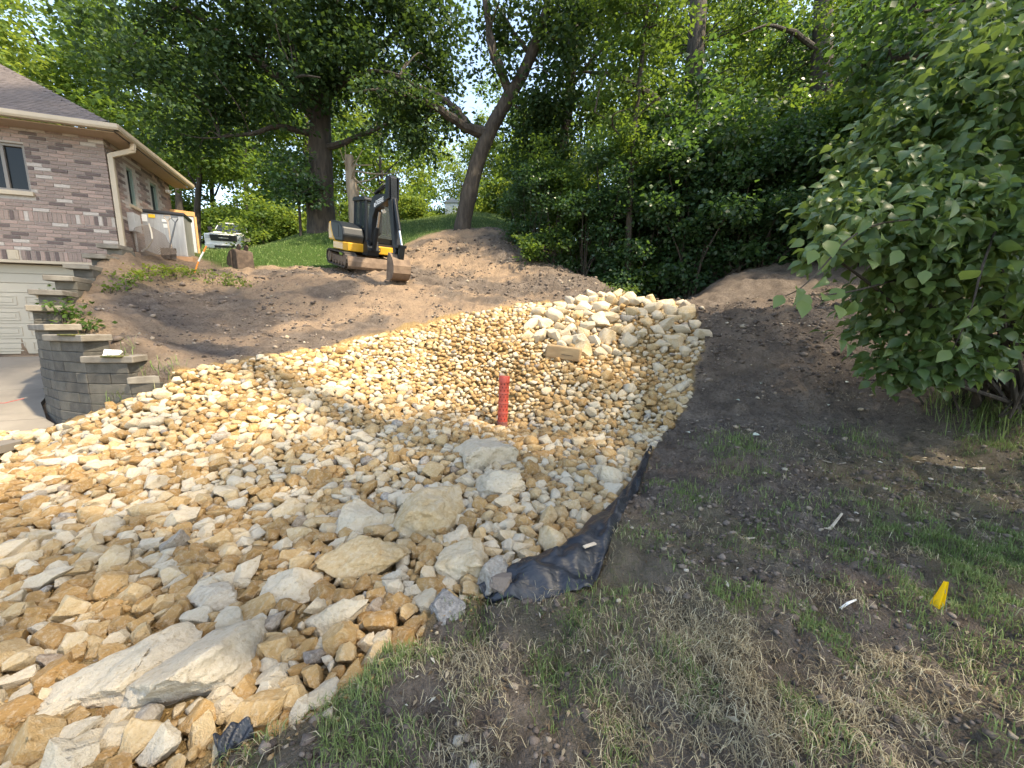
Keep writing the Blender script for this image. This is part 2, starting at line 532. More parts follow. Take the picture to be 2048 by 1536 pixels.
# finished surface lookup (bilinear on the grid), so that small things sit on it
GZ2 = gzv.reshape(ny, nx)
def surf(x, y):
    x = np.atleast_1d(np.asarray(x, float)); y = np.atleast_1d(np.asarray(y, float))
    i = np.clip(np.searchsorted(gx, x) - 1, 0, nx - 2); j = np.clip(np.searchsorted(gy, y) - 1, 0, ny - 2)
    tx = (x - gx[i]) / (gx[i + 1] - gx[i]); ty = (y - gy[j]) / (gy[j + 1] - gy[j])
    return GZ2[j, i] * (1 - tx) * (1 - ty) + GZ2[j, i + 1] * tx * (1 - ty) + GZ2[j + 1, i] * (1 - tx) * ty + GZ2[j + 1, i + 1] * tx * ty
def sz(x, y): return float(surf([x], [y])[0])
def grid_at(G, x, y):
    i = np.clip(np.searchsorted(gx, x) - 1, 0, nx - 2); j = np.clip(np.searchsorted(gy, y) - 1, 0, ny - 2)
    return G.reshape(ny, nx)[j, i]
def ong(px, py):
    q = on_ground(px, py); q[2] = sz(q[0], q[1]); return q

# ------------------------------------------------------------------ rocks
def ico(sub):
    bm = bmesh.new()
    bmesh.ops.create_icosphere(bm, subdivisions=sub, radius=1)
    bm.verts.ensure_lookup_table()
    V = np.array([v.co[:] for v in bm.verts]); V /= np.linalg.norm(V, axis=1)[:, None]
    Fc = np.array([[v.index for v in f.verts] for f in bm.faces])
    bm.free()
    return V, Fc


def rotmat(rng, tilt):
    a = rng.uniform(0, 2 * math.pi); t = rng.normal(0, tilt); c = rng.uniform(0, 2 * math.pi)
    return np.array((Matrix.Rotation(a, 3, 'Z') @ Matrix.Rotation(t, 3, 'X') @ Matrix.Rotation(c, 3, 'Z')))

def _poly_rock(rng, lod, ncut=None):
    """a block cut by random planes, like broken limestone; unit radius"""
    bm = bmesh.new()
    bmesh.ops.create_cube(bm, size=1.75)
    R0 = rotmat(rng, 1.5) if lod == 3 else np.eye(3)
    sk = rng.uniform(-.22, .22, (3, 3)); np.fill_diagonal(sk, 1)
    for v in bm.verts: v.co = Vector(R0 @ sk @ np.array(v.co))
    for _ in range(ncut or rng.integers(8, 14)):
        n = rng.normal(size=3); n /= np.linalg.norm(n)
        g = bm.verts[:] + bm.edges[:] + bm.faces[:]
        r = bmesh.ops.bisect_plane(bm, geom=g, plane_co=Vector(n * rng.uniform(.62, .97)), plane_no=Vector(n), clear_outer=True)
        ed = [e for e in r['geom_cut'] if isinstance(e, bmesh.types.BMEdge)]
        if ed: bmesh.ops.edgenet_fill(bm, edges=ed)
    bmesh.ops.dissolve_degenerate(bm, dist=.05, edges=bm.edges[:])
    bmesh.ops.recalc_face_normals(bm, faces=bm.faces[:])
    if lod >= 1:
        bmesh.ops.bevel(bm, geom=[e for e in bm.edges if len(e.link_faces) == 2], offset=rng.uniform(.04, .11), segments=1 if lod == 1 else 2, profile=.6, affect='EDGES', clamp_overlap=True)
    bmesh.ops.triangulate(bm, faces=bm.faces[:])
    for k in range({0: 0, 1: 0, 2: 2, 3: 4}[lod]):
        lim = (.34, .2, .12, .07)[k]
        bmesh.ops.subdivide_edges(bm, edges=[e for e in bm.edges if e.calc_length() > lim], cuts=1, use_grid_fill=True)
        bmesh.ops.triangulate(bm, faces=[f for f in bm.faces if len(f.verts) > 3])
    bm.normal_update(); bm.verts.ensure_lookup_table()
    V = np.array([v.co[:] for v in bm.verts]); NN = np.array([v.normal[:] for v in bm.verts])
    Fc = np.array([[v.index for v in f.verts] for f in bm.faces])
    bm.free()
    off = rng.uniform(-50, 50, 3)
    V = V * (1 + .10 * fbm(V * 1.1 + off, 2, 5))[:, None]
    if lod >= 2:
        rid = np.abs(fbm(V * np.array([2.4, 2.4, 4.2]) + off, 3, 8))
        V = V + NN * (.055 * fbm(V * 3.2 + off, 3, 6) - .07 * np.clip(.22 - rid, 0, 1) + .02 * fbm(V * 9 + off, 2, 9))[:, None]
    V -= (V.max(0) + V.min(0)) / 2
    V /= np.abs(V[:, :2]).max()
    return V, Fc
_lr = np.random.default_rng(1234)
ROCKLIB = {0: [_poly_rock(_lr, 0) for _ in range(40)], 1: [_poly_rock(_lr, 1) for _ in range(60)], 2: [_poly_rock(_lr, 2) for _ in range(60)]}

def rock_shape(rng, lod, r, flat=None, tilt=.45, **kw):
    V, Fc = _poly_rock(rng, 3, kw.get('planes')) if lod == 3 else ROCKLIB[lod][rng.integers(len(ROCKLIB[lod]))]
    sc = np.array([1.1, rng.uniform(.74, 1.0), flat or rng.uniform(.55, .9)])
    if lod == 3 and flat:      # boulders: the height is given
        sc[2] = flat / max(np.abs(V[:, 2]).max(), .3)
    Q = (V if lod == 3 else V @ rotmat(rng, 1.5).T) * sc * r
    return Q @ rotmat(rng, tilt).T, Fc

rm, nt, b = new_mat('limestone')
t = attr(nt, 'tint')
nA = noise_node(nt, 7, 6, .65)
nB = noise_node(nt, 38, 5, .7)
nC = noise_node(nt, 140, 3, .6)
ad = N(nt, 'ShaderNodeMath', operation='MULTIPLY_ADD'); nt.links.new(nA, ad.inputs[0]); ad.inputs[1].default_value = .8; nt.links.new(t, ad.inputs[2])
sb = N(nt, 'ShaderNodeMath', operation='SUBTRACT'); nt.links.new(ad.outputs[0], sb.inputs[0]); sb.inputs[1].default_value = .4
base = ramp(nt, sb.outputs[0], [(.0, (.52, .45, .345)), (.28, (.54, .44, .305)), (.5, (.48, .345, .185)), (.78, (.405, .252, .105)), (1.0, (.32, .185, .07))])
base = mixc(nt, ramp(nt, nB, [(.48, 0), (.72, .42)]), base, (.66, .59, .46), 'MIX')
base = mixc(nt, ramp(nt, nB, [(.27, .6), (.44, 0)]), base, (.27, .185, .085))
gy_ = attr(nt, 'grey')
base = mixc(nt, gy_, base, ramp(nt, nB, [(.3, (.12, .11, .105)), (.6, (.33, .31, .29)), (.75, (.5, .47, .43))]))
nt.links.new(base, b.inputs['Base Color'])
b.inputs['Roughness'].default_value = .88
b.inputs['Specular IOR Level'].default_value = .25
hb = N(nt, 'ShaderNodeMath', operation='MULTIPLY_ADD'); nt.links.new(nC, hb.inputs[0]); hb.inputs[1].default_value = .4; nt.links.new(nB, hb.inputs[2])
bump(nt, b, hb.outputs[0], 1.0, .016)
ROCKM = rm

# boulders with a place of their own: (bbox in pixels, tint, grey, label, flatness, sunk share)
BOULD = [((160, 1258, 365, 1412), .08, .12, 'broad cream limestone boulder with ochre dust, left of the largest one', .55),
         ((300, 1200, 545, 1412), .04, .14, 'largest cream white limestone boulder in the near rock bed', .6),
         ((392, 1150, 490, 1232), .1, .3, 'pale grey limestone boulder above the largest cream boulder', .6),
         ((535, 1100, 642, 1238), .12, .05, 'tall cream boulder with fractured top beside the grey boulder', .75),
         ((610, 1170, 728, 1285), .25, 0, 'cream boulder half covered by ochre crumbs below the dusty slab', .6),
         ((650, 1062, 818, 1165), .52, 0, 'dusty slab boulder with ochre gravel heaped on its top', .5),
         ((660, 1005, 765, 1080), .18, 0, 'sloping cream boulder behind the dusty slab', .55),
         ((780, 948, 942, 1085), .42, 0, 'big tan faced boulder leaning in the middle of the rock bed', .75),
         ((903, 858, 1040, 950), .12, .12, 'rounded pale boulder directly in front of the red standpipe', .6),
         ((935, 918, 1048, 1012), .15, .05, 'angular pale boulder below the one at the red standpipe', .65),
         ((848, 1166, 942, 1272), .1, 1.0, 'dark grey wet looking stone at the corner of the rock bed', .75),
         ((886, 1045, 952, 1105), .15, 0, 'cream pointed boulder in front of the big tan one', .7),
         ((944, 1122, 1030, 1195), .2, .65, 'round grey speckled stone beside the black fabric', .8),
         ((612, 1340, 682, 1422), .1, 0, 'thin cream slab stone lying at the grass edge', .4),
         ((764, 1116, 818, 1186), .12, .2, 'upright pale stone right of the dusty slab', .75),
         ((870, 1110, 1000, 1140), .3, 0, 'low tan stone tucked behind the dark grey stone', .7),
         ((80, 1395, 175, 1450), .15, 0, 'cream stone below the broad left boulder', .6)]
rocks = []     # (x, y, r) of everything placed
rng = np.random.default_rng(3)
for (x0, y0, x1, y1), tint, grey, lab, flat in BOULD:
    g = on_ground((x0 + x1) / 2, y0 + (y1 - y0) * .62)
    _, _, dep = project(g)
    w = (x1 - x0) / FPX * dep
    r = w / 2 * 1.0
    V, Fc = rock_shape(rng, 3, r, flat=flat * (.92 if grey < .5 else .95), tilt=.14, planes=11)
    me = mesh_np('boulder', V, Fc, {'tint': np.full(len(V), tint), 'grey': np.full(len(V), grey)}, [ROCKM], smooth_shade=True)
    o = link('boulder', me, loc=(g[0], g[1], g[2] + (.34 if grey > .5 else .04) * r))
    tag(o, lab, 'boulder')
    rocks.append((g[0], g[1], r * .86))

# dart throwing for the rest
cell = .3
grid = {}
def _put(x, y, r, k):
    grid.setdefault((int(x // cell), int(y // cell)), []).append((x, y, r))
for x, y, r in rocks: _put(x, y, r, 0)
def _free(x, y, r, k):
    cx, cy = int(x // cell), int(y // cell)
    n = 2 if r < .2 else 3
    for i in range(cx - n, cx + n + 1):
        for j in range(cy - n, cy + n + 1):
            for (a, b_, c) in grid.get((i, j), ()):
                if (a - x) ** 2 + (b_ - y) ** 2 < (k * (r + c)) ** 2: return False
    return True
placed = []
BACK = [tuple(at(1040, 690, 7.9)[:2]), tuple(at(1160, 720, 7.4)[:2]), tuple(at(1300, 700, 7.7)[:2]), tuple(at(1412, 680, 8.0)[:2]), tuple(at(1375, 605, 9.3)[:2]), tuple(at(1290, 600, 9.6)[:2]), tuple(at(1180, 600, 9.7)[:2]), tuple(at(1080, 615, 9.3)[:2])]
BOWL = [tuple(at(*c)[:2]) for c in ((690, 705, 7.3), (880, 645, 8.8), (1060, 640, 8.9), (1090, 700, 7.6), (1075, 830, 6.1), (1000, 850, 5.9), (890, 830, 5.8), (800, 770, 6.5))]
def throw(n, rlo, rhi, k, poly=ROCKPOLY, margin=.02, ymax=99, edge=0):
    pl = np.array(poly); lo, hi = pl.min(0), pl.max(0)
    X = rng.uniform(lo[0], hi[0], n); Y = rng.uniform(lo[1], hi[1], n)
    R = rlo * (rhi / rlo) ** rng.uniform(0, 1, n)
    ok = in_poly(X, Y, poly) & (np.abs(X) < 1.42 * np.abs(Y) + 1.2) & (Y > .55) & (Y < ymax)
    ok &= poly_dist(X, Y, poly) > R * .4 - edge
    ok &= ~(in_poly(X, Y, BOWL) & (R > .056)) if poly is ROCKPOLY else True
    for x, y, r in zip(X[ok], Y[ok], R[ok]):
        if _free(x, y, r, k):
            _put(x, y, r, 0); placed.append((x, y, r))
throw(1500, .12, .21, .76, BACK)
nback = len(placed)
throw(220, .09, .115, .82)
throw(1500, .068, .088, .76)
throw(15000, .05, .068, .75)
throw(70000, .038, .055, .74)
throw(90000, .022, .036, .76, ymax=7.5, edge=.05)
placed = np.array(placed)
print('rocks', len(placed), 'back', nback)
isback = np.arange(len(placed)) < nback
PZ = height(placed[:, 0], placed[:, 1])
tone = fbm(placed[:, :2] * .9 + 4, 3, 77)
px_, py_, dep = project(np.column_stack([placed[:, :2], PZ]))
inview = (px_ > -60) & (px_ < 2100) & (py_ < 1600)
score = np.where(inview, placed[:, 2] / dep, 0)
order = np.argsort(-score)
single = set(order[:300].tolist())
SV, SF, ST, SG, off = [], [], [], [], 0
LAB = {'cream': 'cream white limestone rock', 'ochre': 'ochre tan dusty limestone rock', 'grey': 'grey speckled field stone', 'pale': 'beige stained limestone rock', 'back': 'pale boulder'}
_edge = np.array([tuple(p) for p in _r1])
_pip = on_ground(1005, 862)
_big = [on_ground((b_[0][0] + b_[0][2]) / 2, (b_[0][1] + b_[0][3]) / 2) for b_ in BOULD]
def where(x, y):
    if math.hypot(x - _pip[0], y - _pip[1]) < 1.0: return 'around the red standpipe'
    de = float(poly_dist(np.array([x]), np.array([y]), _edge, False)[0])
    if de < .28: return 'at the grass edge of the rock bed' if y < 2.0 else 'at the rock bed edge along the black fabric' if y < 4.6 else 'at the rock bed edge along the dark bank'
    dw = float(poly_dist(np.array([x]), np.array([y]), WALL[:3, :2], False)[0])
    if dw < 1.0: return 'heaped below the block wall'
    ds_ = [math.hypot(x - q_[0], y - q_[1]) for q_ in _big]
    k_ = int(np.argmin(ds_))
    if ds_[k_] < .55: return ('beside the broad left boulder', 'beside the largest cream boulder', 'beside the pale grey boulder', 'beside the tall fractured boulder', 'beside the half covered cream boulder', 'beside the dusty slab boulder', 'behind the dusty slab boulder', 'beside the big tan faced boulder',
                              'beside the rounded boulder at the standpipe', 'beside the angular pale boulder', 'beside the dark grey stone', 'beside the pointed cream boulder', 'beside the round grey stone', 'beside the thin cream slab', 'beside the upright pale stone', 'beside the low tan stone', 'beside the cream stone near the fabric scrap')[k_]
    return 'in the open spread of the rock bed' if y < 3.6 else 'on the slope of the rock bed'

for i, (x, y, r) in enumerate(placed):
    s = i in single
    sub = 2 if s else (1 if r / dep[i] > .010 else 0)
    V, Fc = rock_shape(rng, sub, r * 1.12, tilt=.5)
    if isback[i]:
        tint = rng.uniform(.0, .5); lift = r * rng.uniform(.1, .5)
    else:
        u = rng.uniform()
        tint = (rng.uniform(.6, 1.05) if u < .53 else rng.uniform(.0, .3) if u < .82 else rng.uniform(.3, .6)) + .12 * tone[i]
        lift = rng.uniform(.05, .55) * r + .02
    grey = rng.uniform(.5, .9) if rng.uniform() < .035 else 0.0
    pos = np.array([x, y, PZ[i] - .03 + lift])
    if s:
        me = mesh_np('limestone_rock', V, Fc, {'tint': np.full(len(V), tint), 'grey': np.full(len(V), grey)}, [ROCKM], smooth_shade=False)
        o = link('limestone_rock', me, loc=pos)
        c = 'back' if isback[i] else 'grey' if grey else 'ochre' if tint > .58 else 'cream' if tint < .32 else 'pale'
        sw_ = 'large' if r > .088 else 'fist sized' if r < .062 else 'medium'
        if c == 'back': lb = ('large ' if r > .17 else 'smaller ') + ('ochre tinged' if tint > .3 else 'white') + ' boulder of the heap at the head of the swale'
        else: lb = sw_ + ' ' + LAB[c] + ' ' + where(x, y)
        tag(o, lb, 'rock', lb)
    else:
        SV.append(V + pos); SF.append(Fc + off); off += len(V)
        ST.append(np.full(len(V), tint)); SG.append(np.full(len(V), grey))
o = link('riprap_rocks', mesh_np('riprap_rocks', np.vstack(SV), np.vstack(SF), {'tint': np.concatenate(ST), 'grey': np.concatenate(SG)}, [ROCKM]))
tag(o, 'mass of smaller tan and cream limestone rocks filling the riprap bed', 'rocks', kind='stuff')

# crumbs: fines scattered along the edge and between stones
n = 9000
pl = np.array(ROCKPOLY)
X = rng.uniform(-4, 3, n * 3); Y = rng.uniform(.7, 5, n * 3)
ins = in_poly(X, Y, ROCKPOLY)
dd = poly_dist(X, Y, ROCKPOLY)
keep = (ins & (rng.uniform(size=len(X)) < .5)) | (~ins & (dd < .16) & (rng.uniform(size=len(X)) < .55 * (1 - dd / .16)) & (X < .1))
X, Y = X[keep][:n], Y[keep][:n]
D1, F1 = ico(1)
R = rng.uniform(.005, .017, len(X))
jit = rng.uniform(.6, 1.25, (len(X), len(D1), 1))
CV = D1[None] * jit * R[:, None, None] * np.array([1, 1, .75]) + np.column_stack([X, Y, surf(X, Y) + R * .4])[:, None, :]
CF = (F1[None] + (np.arange(len(X)) * len(D1))[:, None, None]).reshape(-1, 3)
tn = np.repeat(rng.uniform(.35, 1.0, len(X)), len(D1))
o = link('gravel_fines', mesh_np('gravel_fines', CV.reshape(-1, 3), CF, {'tint': tn, 'grey': tn * 0}, [ROCKM]))
tag(o, 'ochre gravel crumbs spilled along the rock bed edge', 'gravel', kind='stuff')

# soil clods and pebbles on the bare earth
n = 46000
X = rng.uniform(-3, 8, n); Y = 1.0 + 8.0 * rng.uniform(0, 1, n) ** 1.7
X[34000:] = rng.uniform(-8.5, 5, 12000); Y[34000:] = rng.uniform(5.8, 14.5, 12000)
ok = ~in_poly(X, Y, ROCKPOLY) & ~in_poly(X, Y, LAWNPOLY) & ~in_poly(X, Y, DRIVE) & (np.abs(X) < 1.42 * Y + .6) & (poly_dist(X, Y, WALL[:, :2], False) > .45) & (fbm(np.column_stack([X, Y]) * 1.3, 3, 61) + .25 * rng.normal(size=n) > -.15)
X, Y = X[ok], Y[ok]
R = .0045 * np.exp(rng.normal(.35, .6, len(X))) * (1 + .15 * Y)
R = np.minimum(R, .028 + .012 * (Y > 3.5) + .04 * (Y > 6))
jit = rng.uniform(.55, 1.3, (len(X), len(D1), 1))
CV = D1[None] * jit * R[:, None, None] * np.array([1.1, 1, .7]) + np.column_stack([X, Y, surf(X, Y) + R * .25])[:, None, :]
CF = (F1[None] + (np.arange(len(X)) * len(D1))[:, None, None]).reshape(-1, 3)
cm, nt, b = new_mat('clod')
nt.links.new(ramp(nt, attr(nt, 'var'), [(0, (.06, .046, .038)), (.6, (.14, .108, .088)), (.9, (.22, .175, .14)), (.97, (.3, .24, .17)), (1, (.48, .42, .34))]), b.inputs['Base Color'])
b.inputs['Roughness'].default_value = .95
bump(nt, b, noise_node(nt, 120, 3, .6), .6, .01)
o = link('soil_clods', mesh_np('soil_clods', CV.reshape(-1, 3), CF, {'var': np.repeat(rng.uniform(0, 1, len(X)), len(D1))}, [cm]))
tag(o, 'loose dark clods and pebbles on the graded soil', 'soil', kind='stuff')

# ------------------------------------------------------------------ leaf and blade builders
def basis(axis, normal):
    a = axis / (np.linalg.norm(axis, axis=1)[:, None] + 1e-9)
    x = np.cross(a, normal); x /= (np.linalg.norm(x, axis=1)[:, None] + 1e-9)
    z = np.cross(x, a)
    return x, a, z
DIAMOND = (np.array([[0, 0, 0], [-.34, .45, .07], [0, 1, -.05], [.34, .45, .07]], float), np.array([[0, 3, 1], [1, 3, 2]]))
OVATE = (np.array([[0, 0, 0], [-.30, .24, .10], [-.37, .48, .11], [-.19, .80, -.02], [0, 1.06, -.24], [.17, .80, -.03], [.34, .48, .13], [.29, .24, .12], [0, .33, .02], [0, .66, -.03]], float),
         np.array([[0, 8, 1], [1, 8, 2], [2, 8, 9], [2, 9, 3], [3, 9, 4], [0, 7, 8], [7, 6, 8], [8, 6, 9], [6, 5, 9], [9, 5, 4]]))
def leaves_np(pos, axis, normal, size, tpl=DIAMOND, width=None):
    x, a, z = basis(axis, normal)
    T, Fc = tpl
    s = size[:, None, None]
    w = (np.ones(len(pos)) if width is None else width)[:, None, None]
    V = pos[:, None] + s * (T[None, :, :1] * w * x[:, None] + T[None, :, 1:2] * a[:, None] + T[None, :, 2:] * z[:, None])
    FF = (Fc[None] + (np.arange(len(pos)) * len(T))[:, None, None]).reshape(-1, 3)
    return V.reshape(-1, 3), FF, len(T)

def blades_np(pos, h, lean, wid, rng):
    n = len(pos)
    yaw = rng.uniform(0, 2 * math.pi, n); ya2 = yaw + rng.normal(math.pi / 2, .4, n)
    dirv = np.column_stack([np.cos(yaw), np.sin(yaw), 0 * yaw]); sd = np.column_stack([np.cos(ya2), np.sin(ya2), 0 * yaw])
    up = np.array([0, 0, 1.0])
    l = lean[:, None]
    m = pos + h[:, None] * (.55 * up * (1 - .25 * l) + dirv * l * .3)
    t = pos + h[:, None] * (up * np.maximum(.95 - .75 * l, .03) + dirv * l * .95)
    w = wid[:, None]
    V = np.stack([pos - sd * w, pos + sd * w, m + sd * w * .75, m - sd * w * .75, t], 1)
    Fc = np.array([[0, 1, 2], [0, 2, 3], [3, 2, 4]])
    FF = (Fc[None] + (np.arange(n) * 5)[:, None, None]).reshape(-1, 3)
    return V.reshape(-1, 3), FF

# ------------------------------------------------------------------ driveway slabs
conc = simple('concrete', (.15, .132, .11), (.21, .187, .155), 1.5, .85, bstr=.3, bscale=45)
drv = tag(thing('driveway', None, None), kind='structure')
wx = lambda y: np.interp(y, [4.0, 5.2] + [w[1] for w in WALL[3:]] + [10.2], [-6.5, -6.7] + [w[0] for w in WALL[3:]] + [-9.9])
rows = [3.2, 4.6, 6.0, 7.4, 8.8]
def slab(x0f, x1f, d0, d1):
    # d = metres in front of the garage along -HS ; x along HF from the corner
    vs, fs = [], []
    n = 6
    for i in range(n + 1):
        d = d0 + (d1 - d0) * i / n
        for a in (x0f, x1f):
            p = HC + a * HF - d * HS
            if a == x1f:      # stop at the retaining wall
                for k in range(80):
                    if p[0] < wx(p[1]) - .08: break
                    p = p - .08 * HF
            z = float(drive_z(np.array([p[0]]), np.array([p[1]]))[0])
            vs += [(p[0], p[1], z), (p[0], p[1], z - .1)]
    for i in range(n):
        a = i * 4; b_ = a + 4
        fs += [(a, a + 2, b_ + 2, b_), (a, b_, b_ + 1, a + 1), (a + 2, a + 3, b_ + 3, b_ + 2)]
    fs += [(0, 1, 3, 2), (4 * n, 4 * n + 2, 4 * n + 3, 4 * n + 1)]
    MB().add(vs, fs).build('concrete_slab', conc, drv)
for d0, d1 in ((.28, 1.1), (1.112, 2.6), (2.612, 4.1), (4.112, 5.6)):
    slab(-2.6, 1.6, d0, d1)
    slab(-6.8, -2.612, d0, d1)
MB().tube([tuple(at(0, 808, 5.9) + (-.6, .0, .0)), tuple(at(10, 806, 5.95)), tuple(at(48, 797, 6.05))], .005, 6).build('cord', simple('red_cord', (.4, .06, .05)), None)
tag(bpy.data.objects['cord'], 'thin red cord lying on the concrete beside the block wall', 'cord')

# ------------------------------------------------------------------ retaining wall
bm_block = [simple('block_a', (.075, .07, .06), (.135, .125, .105), 5, .95, bstr=.7, bscale=50, bdist=.02),
            simple('block_b', (.06, .056, .048), (.11, .10, .085), 6, .95, bstr=.7, bscale=50, bdist=.02),
            simple('block_c', (.09, .082, .066), (.15, .135, .11), 4, .95, bstr=.7, bscale=50, bdist=.02)]
moss = simple('moss', (.05, .06, .015), (.16, .14, .03), 20, 1.0, bstr=.9, bscale=90, bdist=.02)
capm = simple('cap_stone', (.15, .13, .105), (.26, .235, .195), 4, .95, bstr=.6, bscale=60, bdist=.015)
wall = thing('retaining_wall', 'stepped curved retaining wall of weathered grey concrete blocks beside the garage', 'wall', tuple(WALL[2, :2]) + (0.1,))
wbase = np.array(wall.location)
CH = .15
# resample the line
seglen = np.hypot(*(np.diff(WALL[:, :2], axis=0).T))
cum = np.concatenate([[0], np.cumsum(seglen)])
fine_s = np.linspace(0, cum[-1], 200)
wl = np.column_stack([np.interp(fine_s, cum, WALL[:, k]) for k in range(2)])
for _ in range(6):      # smooth the corners
    wl[1:-1] = (wl[:-2] + 2 * wl[1:-1] + wl[2:]) / 4
def wp(s):
    p = np.array([np.interp(s, fine_s, wl[:, 0]), np.interp(s, fine_s, wl[:, 1])])
    q = np.array([np.interp(s + .05, fine_s, wl[:, 0]), np.interp(s + .05, fine_s, wl[:, 1])]) if s < cum[-1] - .05 else p + (wl[-1] - wl[-2])
    t = q - p
    return p, t / (np.linalg.norm(t) + 1e-9)
def wblock(s0, s1, z0, z1, depth, fwd, mat, name, parent=wall, bev=.008):
    (a, ta), (b_, tb) = wp(s0), wp(s1)
    # outside (towards the driveway / viewer) is to the left of travel from right end to the house
    na = np.array([ta[1], -ta[0]]) * -1; nb = np.array([tb[1], -tb[0]]) * -1
    vs = []
    for z in (z0, z1):
        for p, nn, f in ((a, na, fwd), (b_, nb, fwd), (b_, nb, fwd - depth), (a, na, fwd - depth)):
            q = p + nn * f
            vs.append((q[0] - wbase[0], q[1] - wbase[1], z - wbase[2]))
    return MB().add(vs, [(0, 3, 2, 1), (4, 5, 6, 7), (0, 1, 5, 4), (1, 2, 6, 5), (2, 3, 7, 6), (3, 0, 4, 7)]).build(name, mat, parent, bevel=bev, seg=1)
rng = np.random.default_rng(8)
steps = [(cum[i], cum[i + 1], max(WALL[i][2], WALL[i + 1][2]) - .02 if i else WALL[0][2]) for i in range(len(WALL) - 1)]
# outward sign check: the outside is where the viewer or the driveway is
p0, t0 = wp(.6)
for i, (s0, s1, ztop) in enumerate(steps):
    zt = round((ztop - .1 - .02) / CH) * CH + .02
    # courses
    k = 0
    z = .02 - CH
    while z < zt - 1e-3:
        off = (k % 2) * .31
        edges = [s0] + [e for e in np.arange(math.ceil(cum[-1] / .42) + 1) * .62 + off if s0 + .12 < e < s1 - .12] + [s1]
        pm, tm = wp((s0 + s1) / 2)
        nm = np.array([-tm[1], tm[0]])
        low = min(float(height([pm[0] + nm[0] * .4], [pm[1] + nm[1] * .4])[0]), float(height([pm[0] - nm[0] * .4], [pm[1] - nm[1] * .4])[0]))
        if z + CH > low - .1:
            for e0, e1 in zip(edges[:-1], edges[1:]):
                wblock(e0 + .003, e1 - .003, z + .004, z + CH, .3, .02 + rng.uniform(-.006, .008) - .012 * k * .3, bm_block[rng.integers(3)], 'wall_block')
        z += CH; k += 1
    c = wblock(s0 - .1, s1 - .004, zt + .003, zt + .1, .40, .06 + rng.uniform(-.01, .015), capm, 'cap_block', bev=.012)
    if i in (1, 2):
        wblock(s0 + .02, s0 + .02 + (s1 - s0) * .45, zt + .085, zt + .108, .16, .075, moss, 'moss_patch', bev=.01)
# round stone resting on the wall
st = np.random.default_rng(4)
V, Fc = rock_shape(st, 3, .17, flat=.5, tilt=.1)
c = at(95, 591, 7.05)
o = link('cobble', mesh_np('cobble', V, Fc, {'tint': np.full(len(V), .2), 'grey': np.full(len(V), .25)}, [ROCKM], smooth_shade=True), loc=c)
tag(o, 'rounded pinkish cobble resting on a stepped wall cap', 'rock')

# ------------------------------------------------------------------ house
def HP(a, d, z):      # along front, back from front, height
    return HC + a * HF + d * HS + np.array([0, 0, z])
HM = Matrix(((HF[0], HS[0], 0, HC[0]), (HF[1], HS[1], 0, HC[1]), (0, 0, 1, 0), (0, 0, 0, 1)))
house = thing('brick_house', 'brick house with brown shingled hip roof, beige gutters and a garage below', 'house', (0, 0, 0))
house.matrix_world = HM
z_lint = facade(100, 523)[1]
z_soff = facade(205, 264)[1]
aW1, zW1 = facade(62, 384); _, zW2 = facade(54, 289)
aWl = facade(6, 340)[0]
print('house levels', GAR_Z, z_lint, z_soff, 'window', aW1, zW1, zW2, 'left edge', facade(0, 400)[0])
LW = 5.5                     # length of front built
SL = sidewall(345, 430)[0]
print('side length', SL)
mort = simple('mortar', (.30, .27, .24), (.40, .36, .32), 30, .95)
btones = [simple('brick_mauve', (.20, .15, .13), (.27, .205, .18), 25, .9, bstr=.4), simple('brick_brown', (.23, .17, .145), (.30, .228, .195), 25, .9, bstr=.4),
          simple('brick_dark', (.10, .075, .07), (.15, .11, .10), 25, .9, bstr=.4), simple('brick_cream', (.36, .315, .28), (.46, .41, .37), 25, .9, bstr=.4),
          simple('brick_rose', (.285, .2, .17), (.35, .258, .222), 25, .9, bstr=.4)]
BT = [.30, .28, .14, .12, .16]
beige = simple('beige_trim', (.40, .33, .24), (.44, .365, .27), 3, .5)
soffm = simple('soffit', (.34, .25, .17), (.38, .28, .2), 3, .7)
dark_glass, nt, b = new_mat('window_glass')
b.inputs['Base Color'].default_value = (.012, .014, .015, 1); b.inputs['Roughness'].default_value = .06; b.inputs['Specular IOR Level'].default_value = .25
# core walls (mortar)
zb = min(GAR_Z, 0.7) - .3
gL, gR = -LW + .3, facade(199, 524)[0]
wallp = MB()
wx0, wx1 = aW1 - 1.5, aW1          # window hole on the front
wallp.box((-LW, .012, z_lint), (wx0, .25, z_soff)).box((wx1, .012, z_lint), (0 - .012, .25, z_soff))
wallp.box((wx0, .012, z_lint), (wx1, .25, zW1)).box((wx0, .012, zW2), (wx1, .25, z_soff))
wallp.box((gR, .012, zb), (-.012, .25, z_lint - .001))
wallp.build('front_wall', mort, house)
# side windows: narrow
sw = [(sidewall(262, 400)[0], sidewall(275, 400)[0]), (sidewall(305, 400)[0], sidewall(318, 400)[0])]
zs1, zs2 = sidewall(268, 412)[1], sidewall(262, 338)[1]
sidep = MB()
ed = [.251] + [e for w_ in sw for e in w_] + [SL]
for q in range(0, len(ed), 2):
    sidep.box((-.25, ed[q], zb), (-.012, ed[q + 1], z_soff))
for w_ in sw:
    sidep.box((-.25, w_[0], zb), (-.012, w_[1], zs1)).box((-.25, w_[0], zs2), (-.012, w_[1], z_soff))
sidep.box((-LW, SL - .25, zb), (-.251, SL - .012, z_soff)).build('side_wall', mort, house)
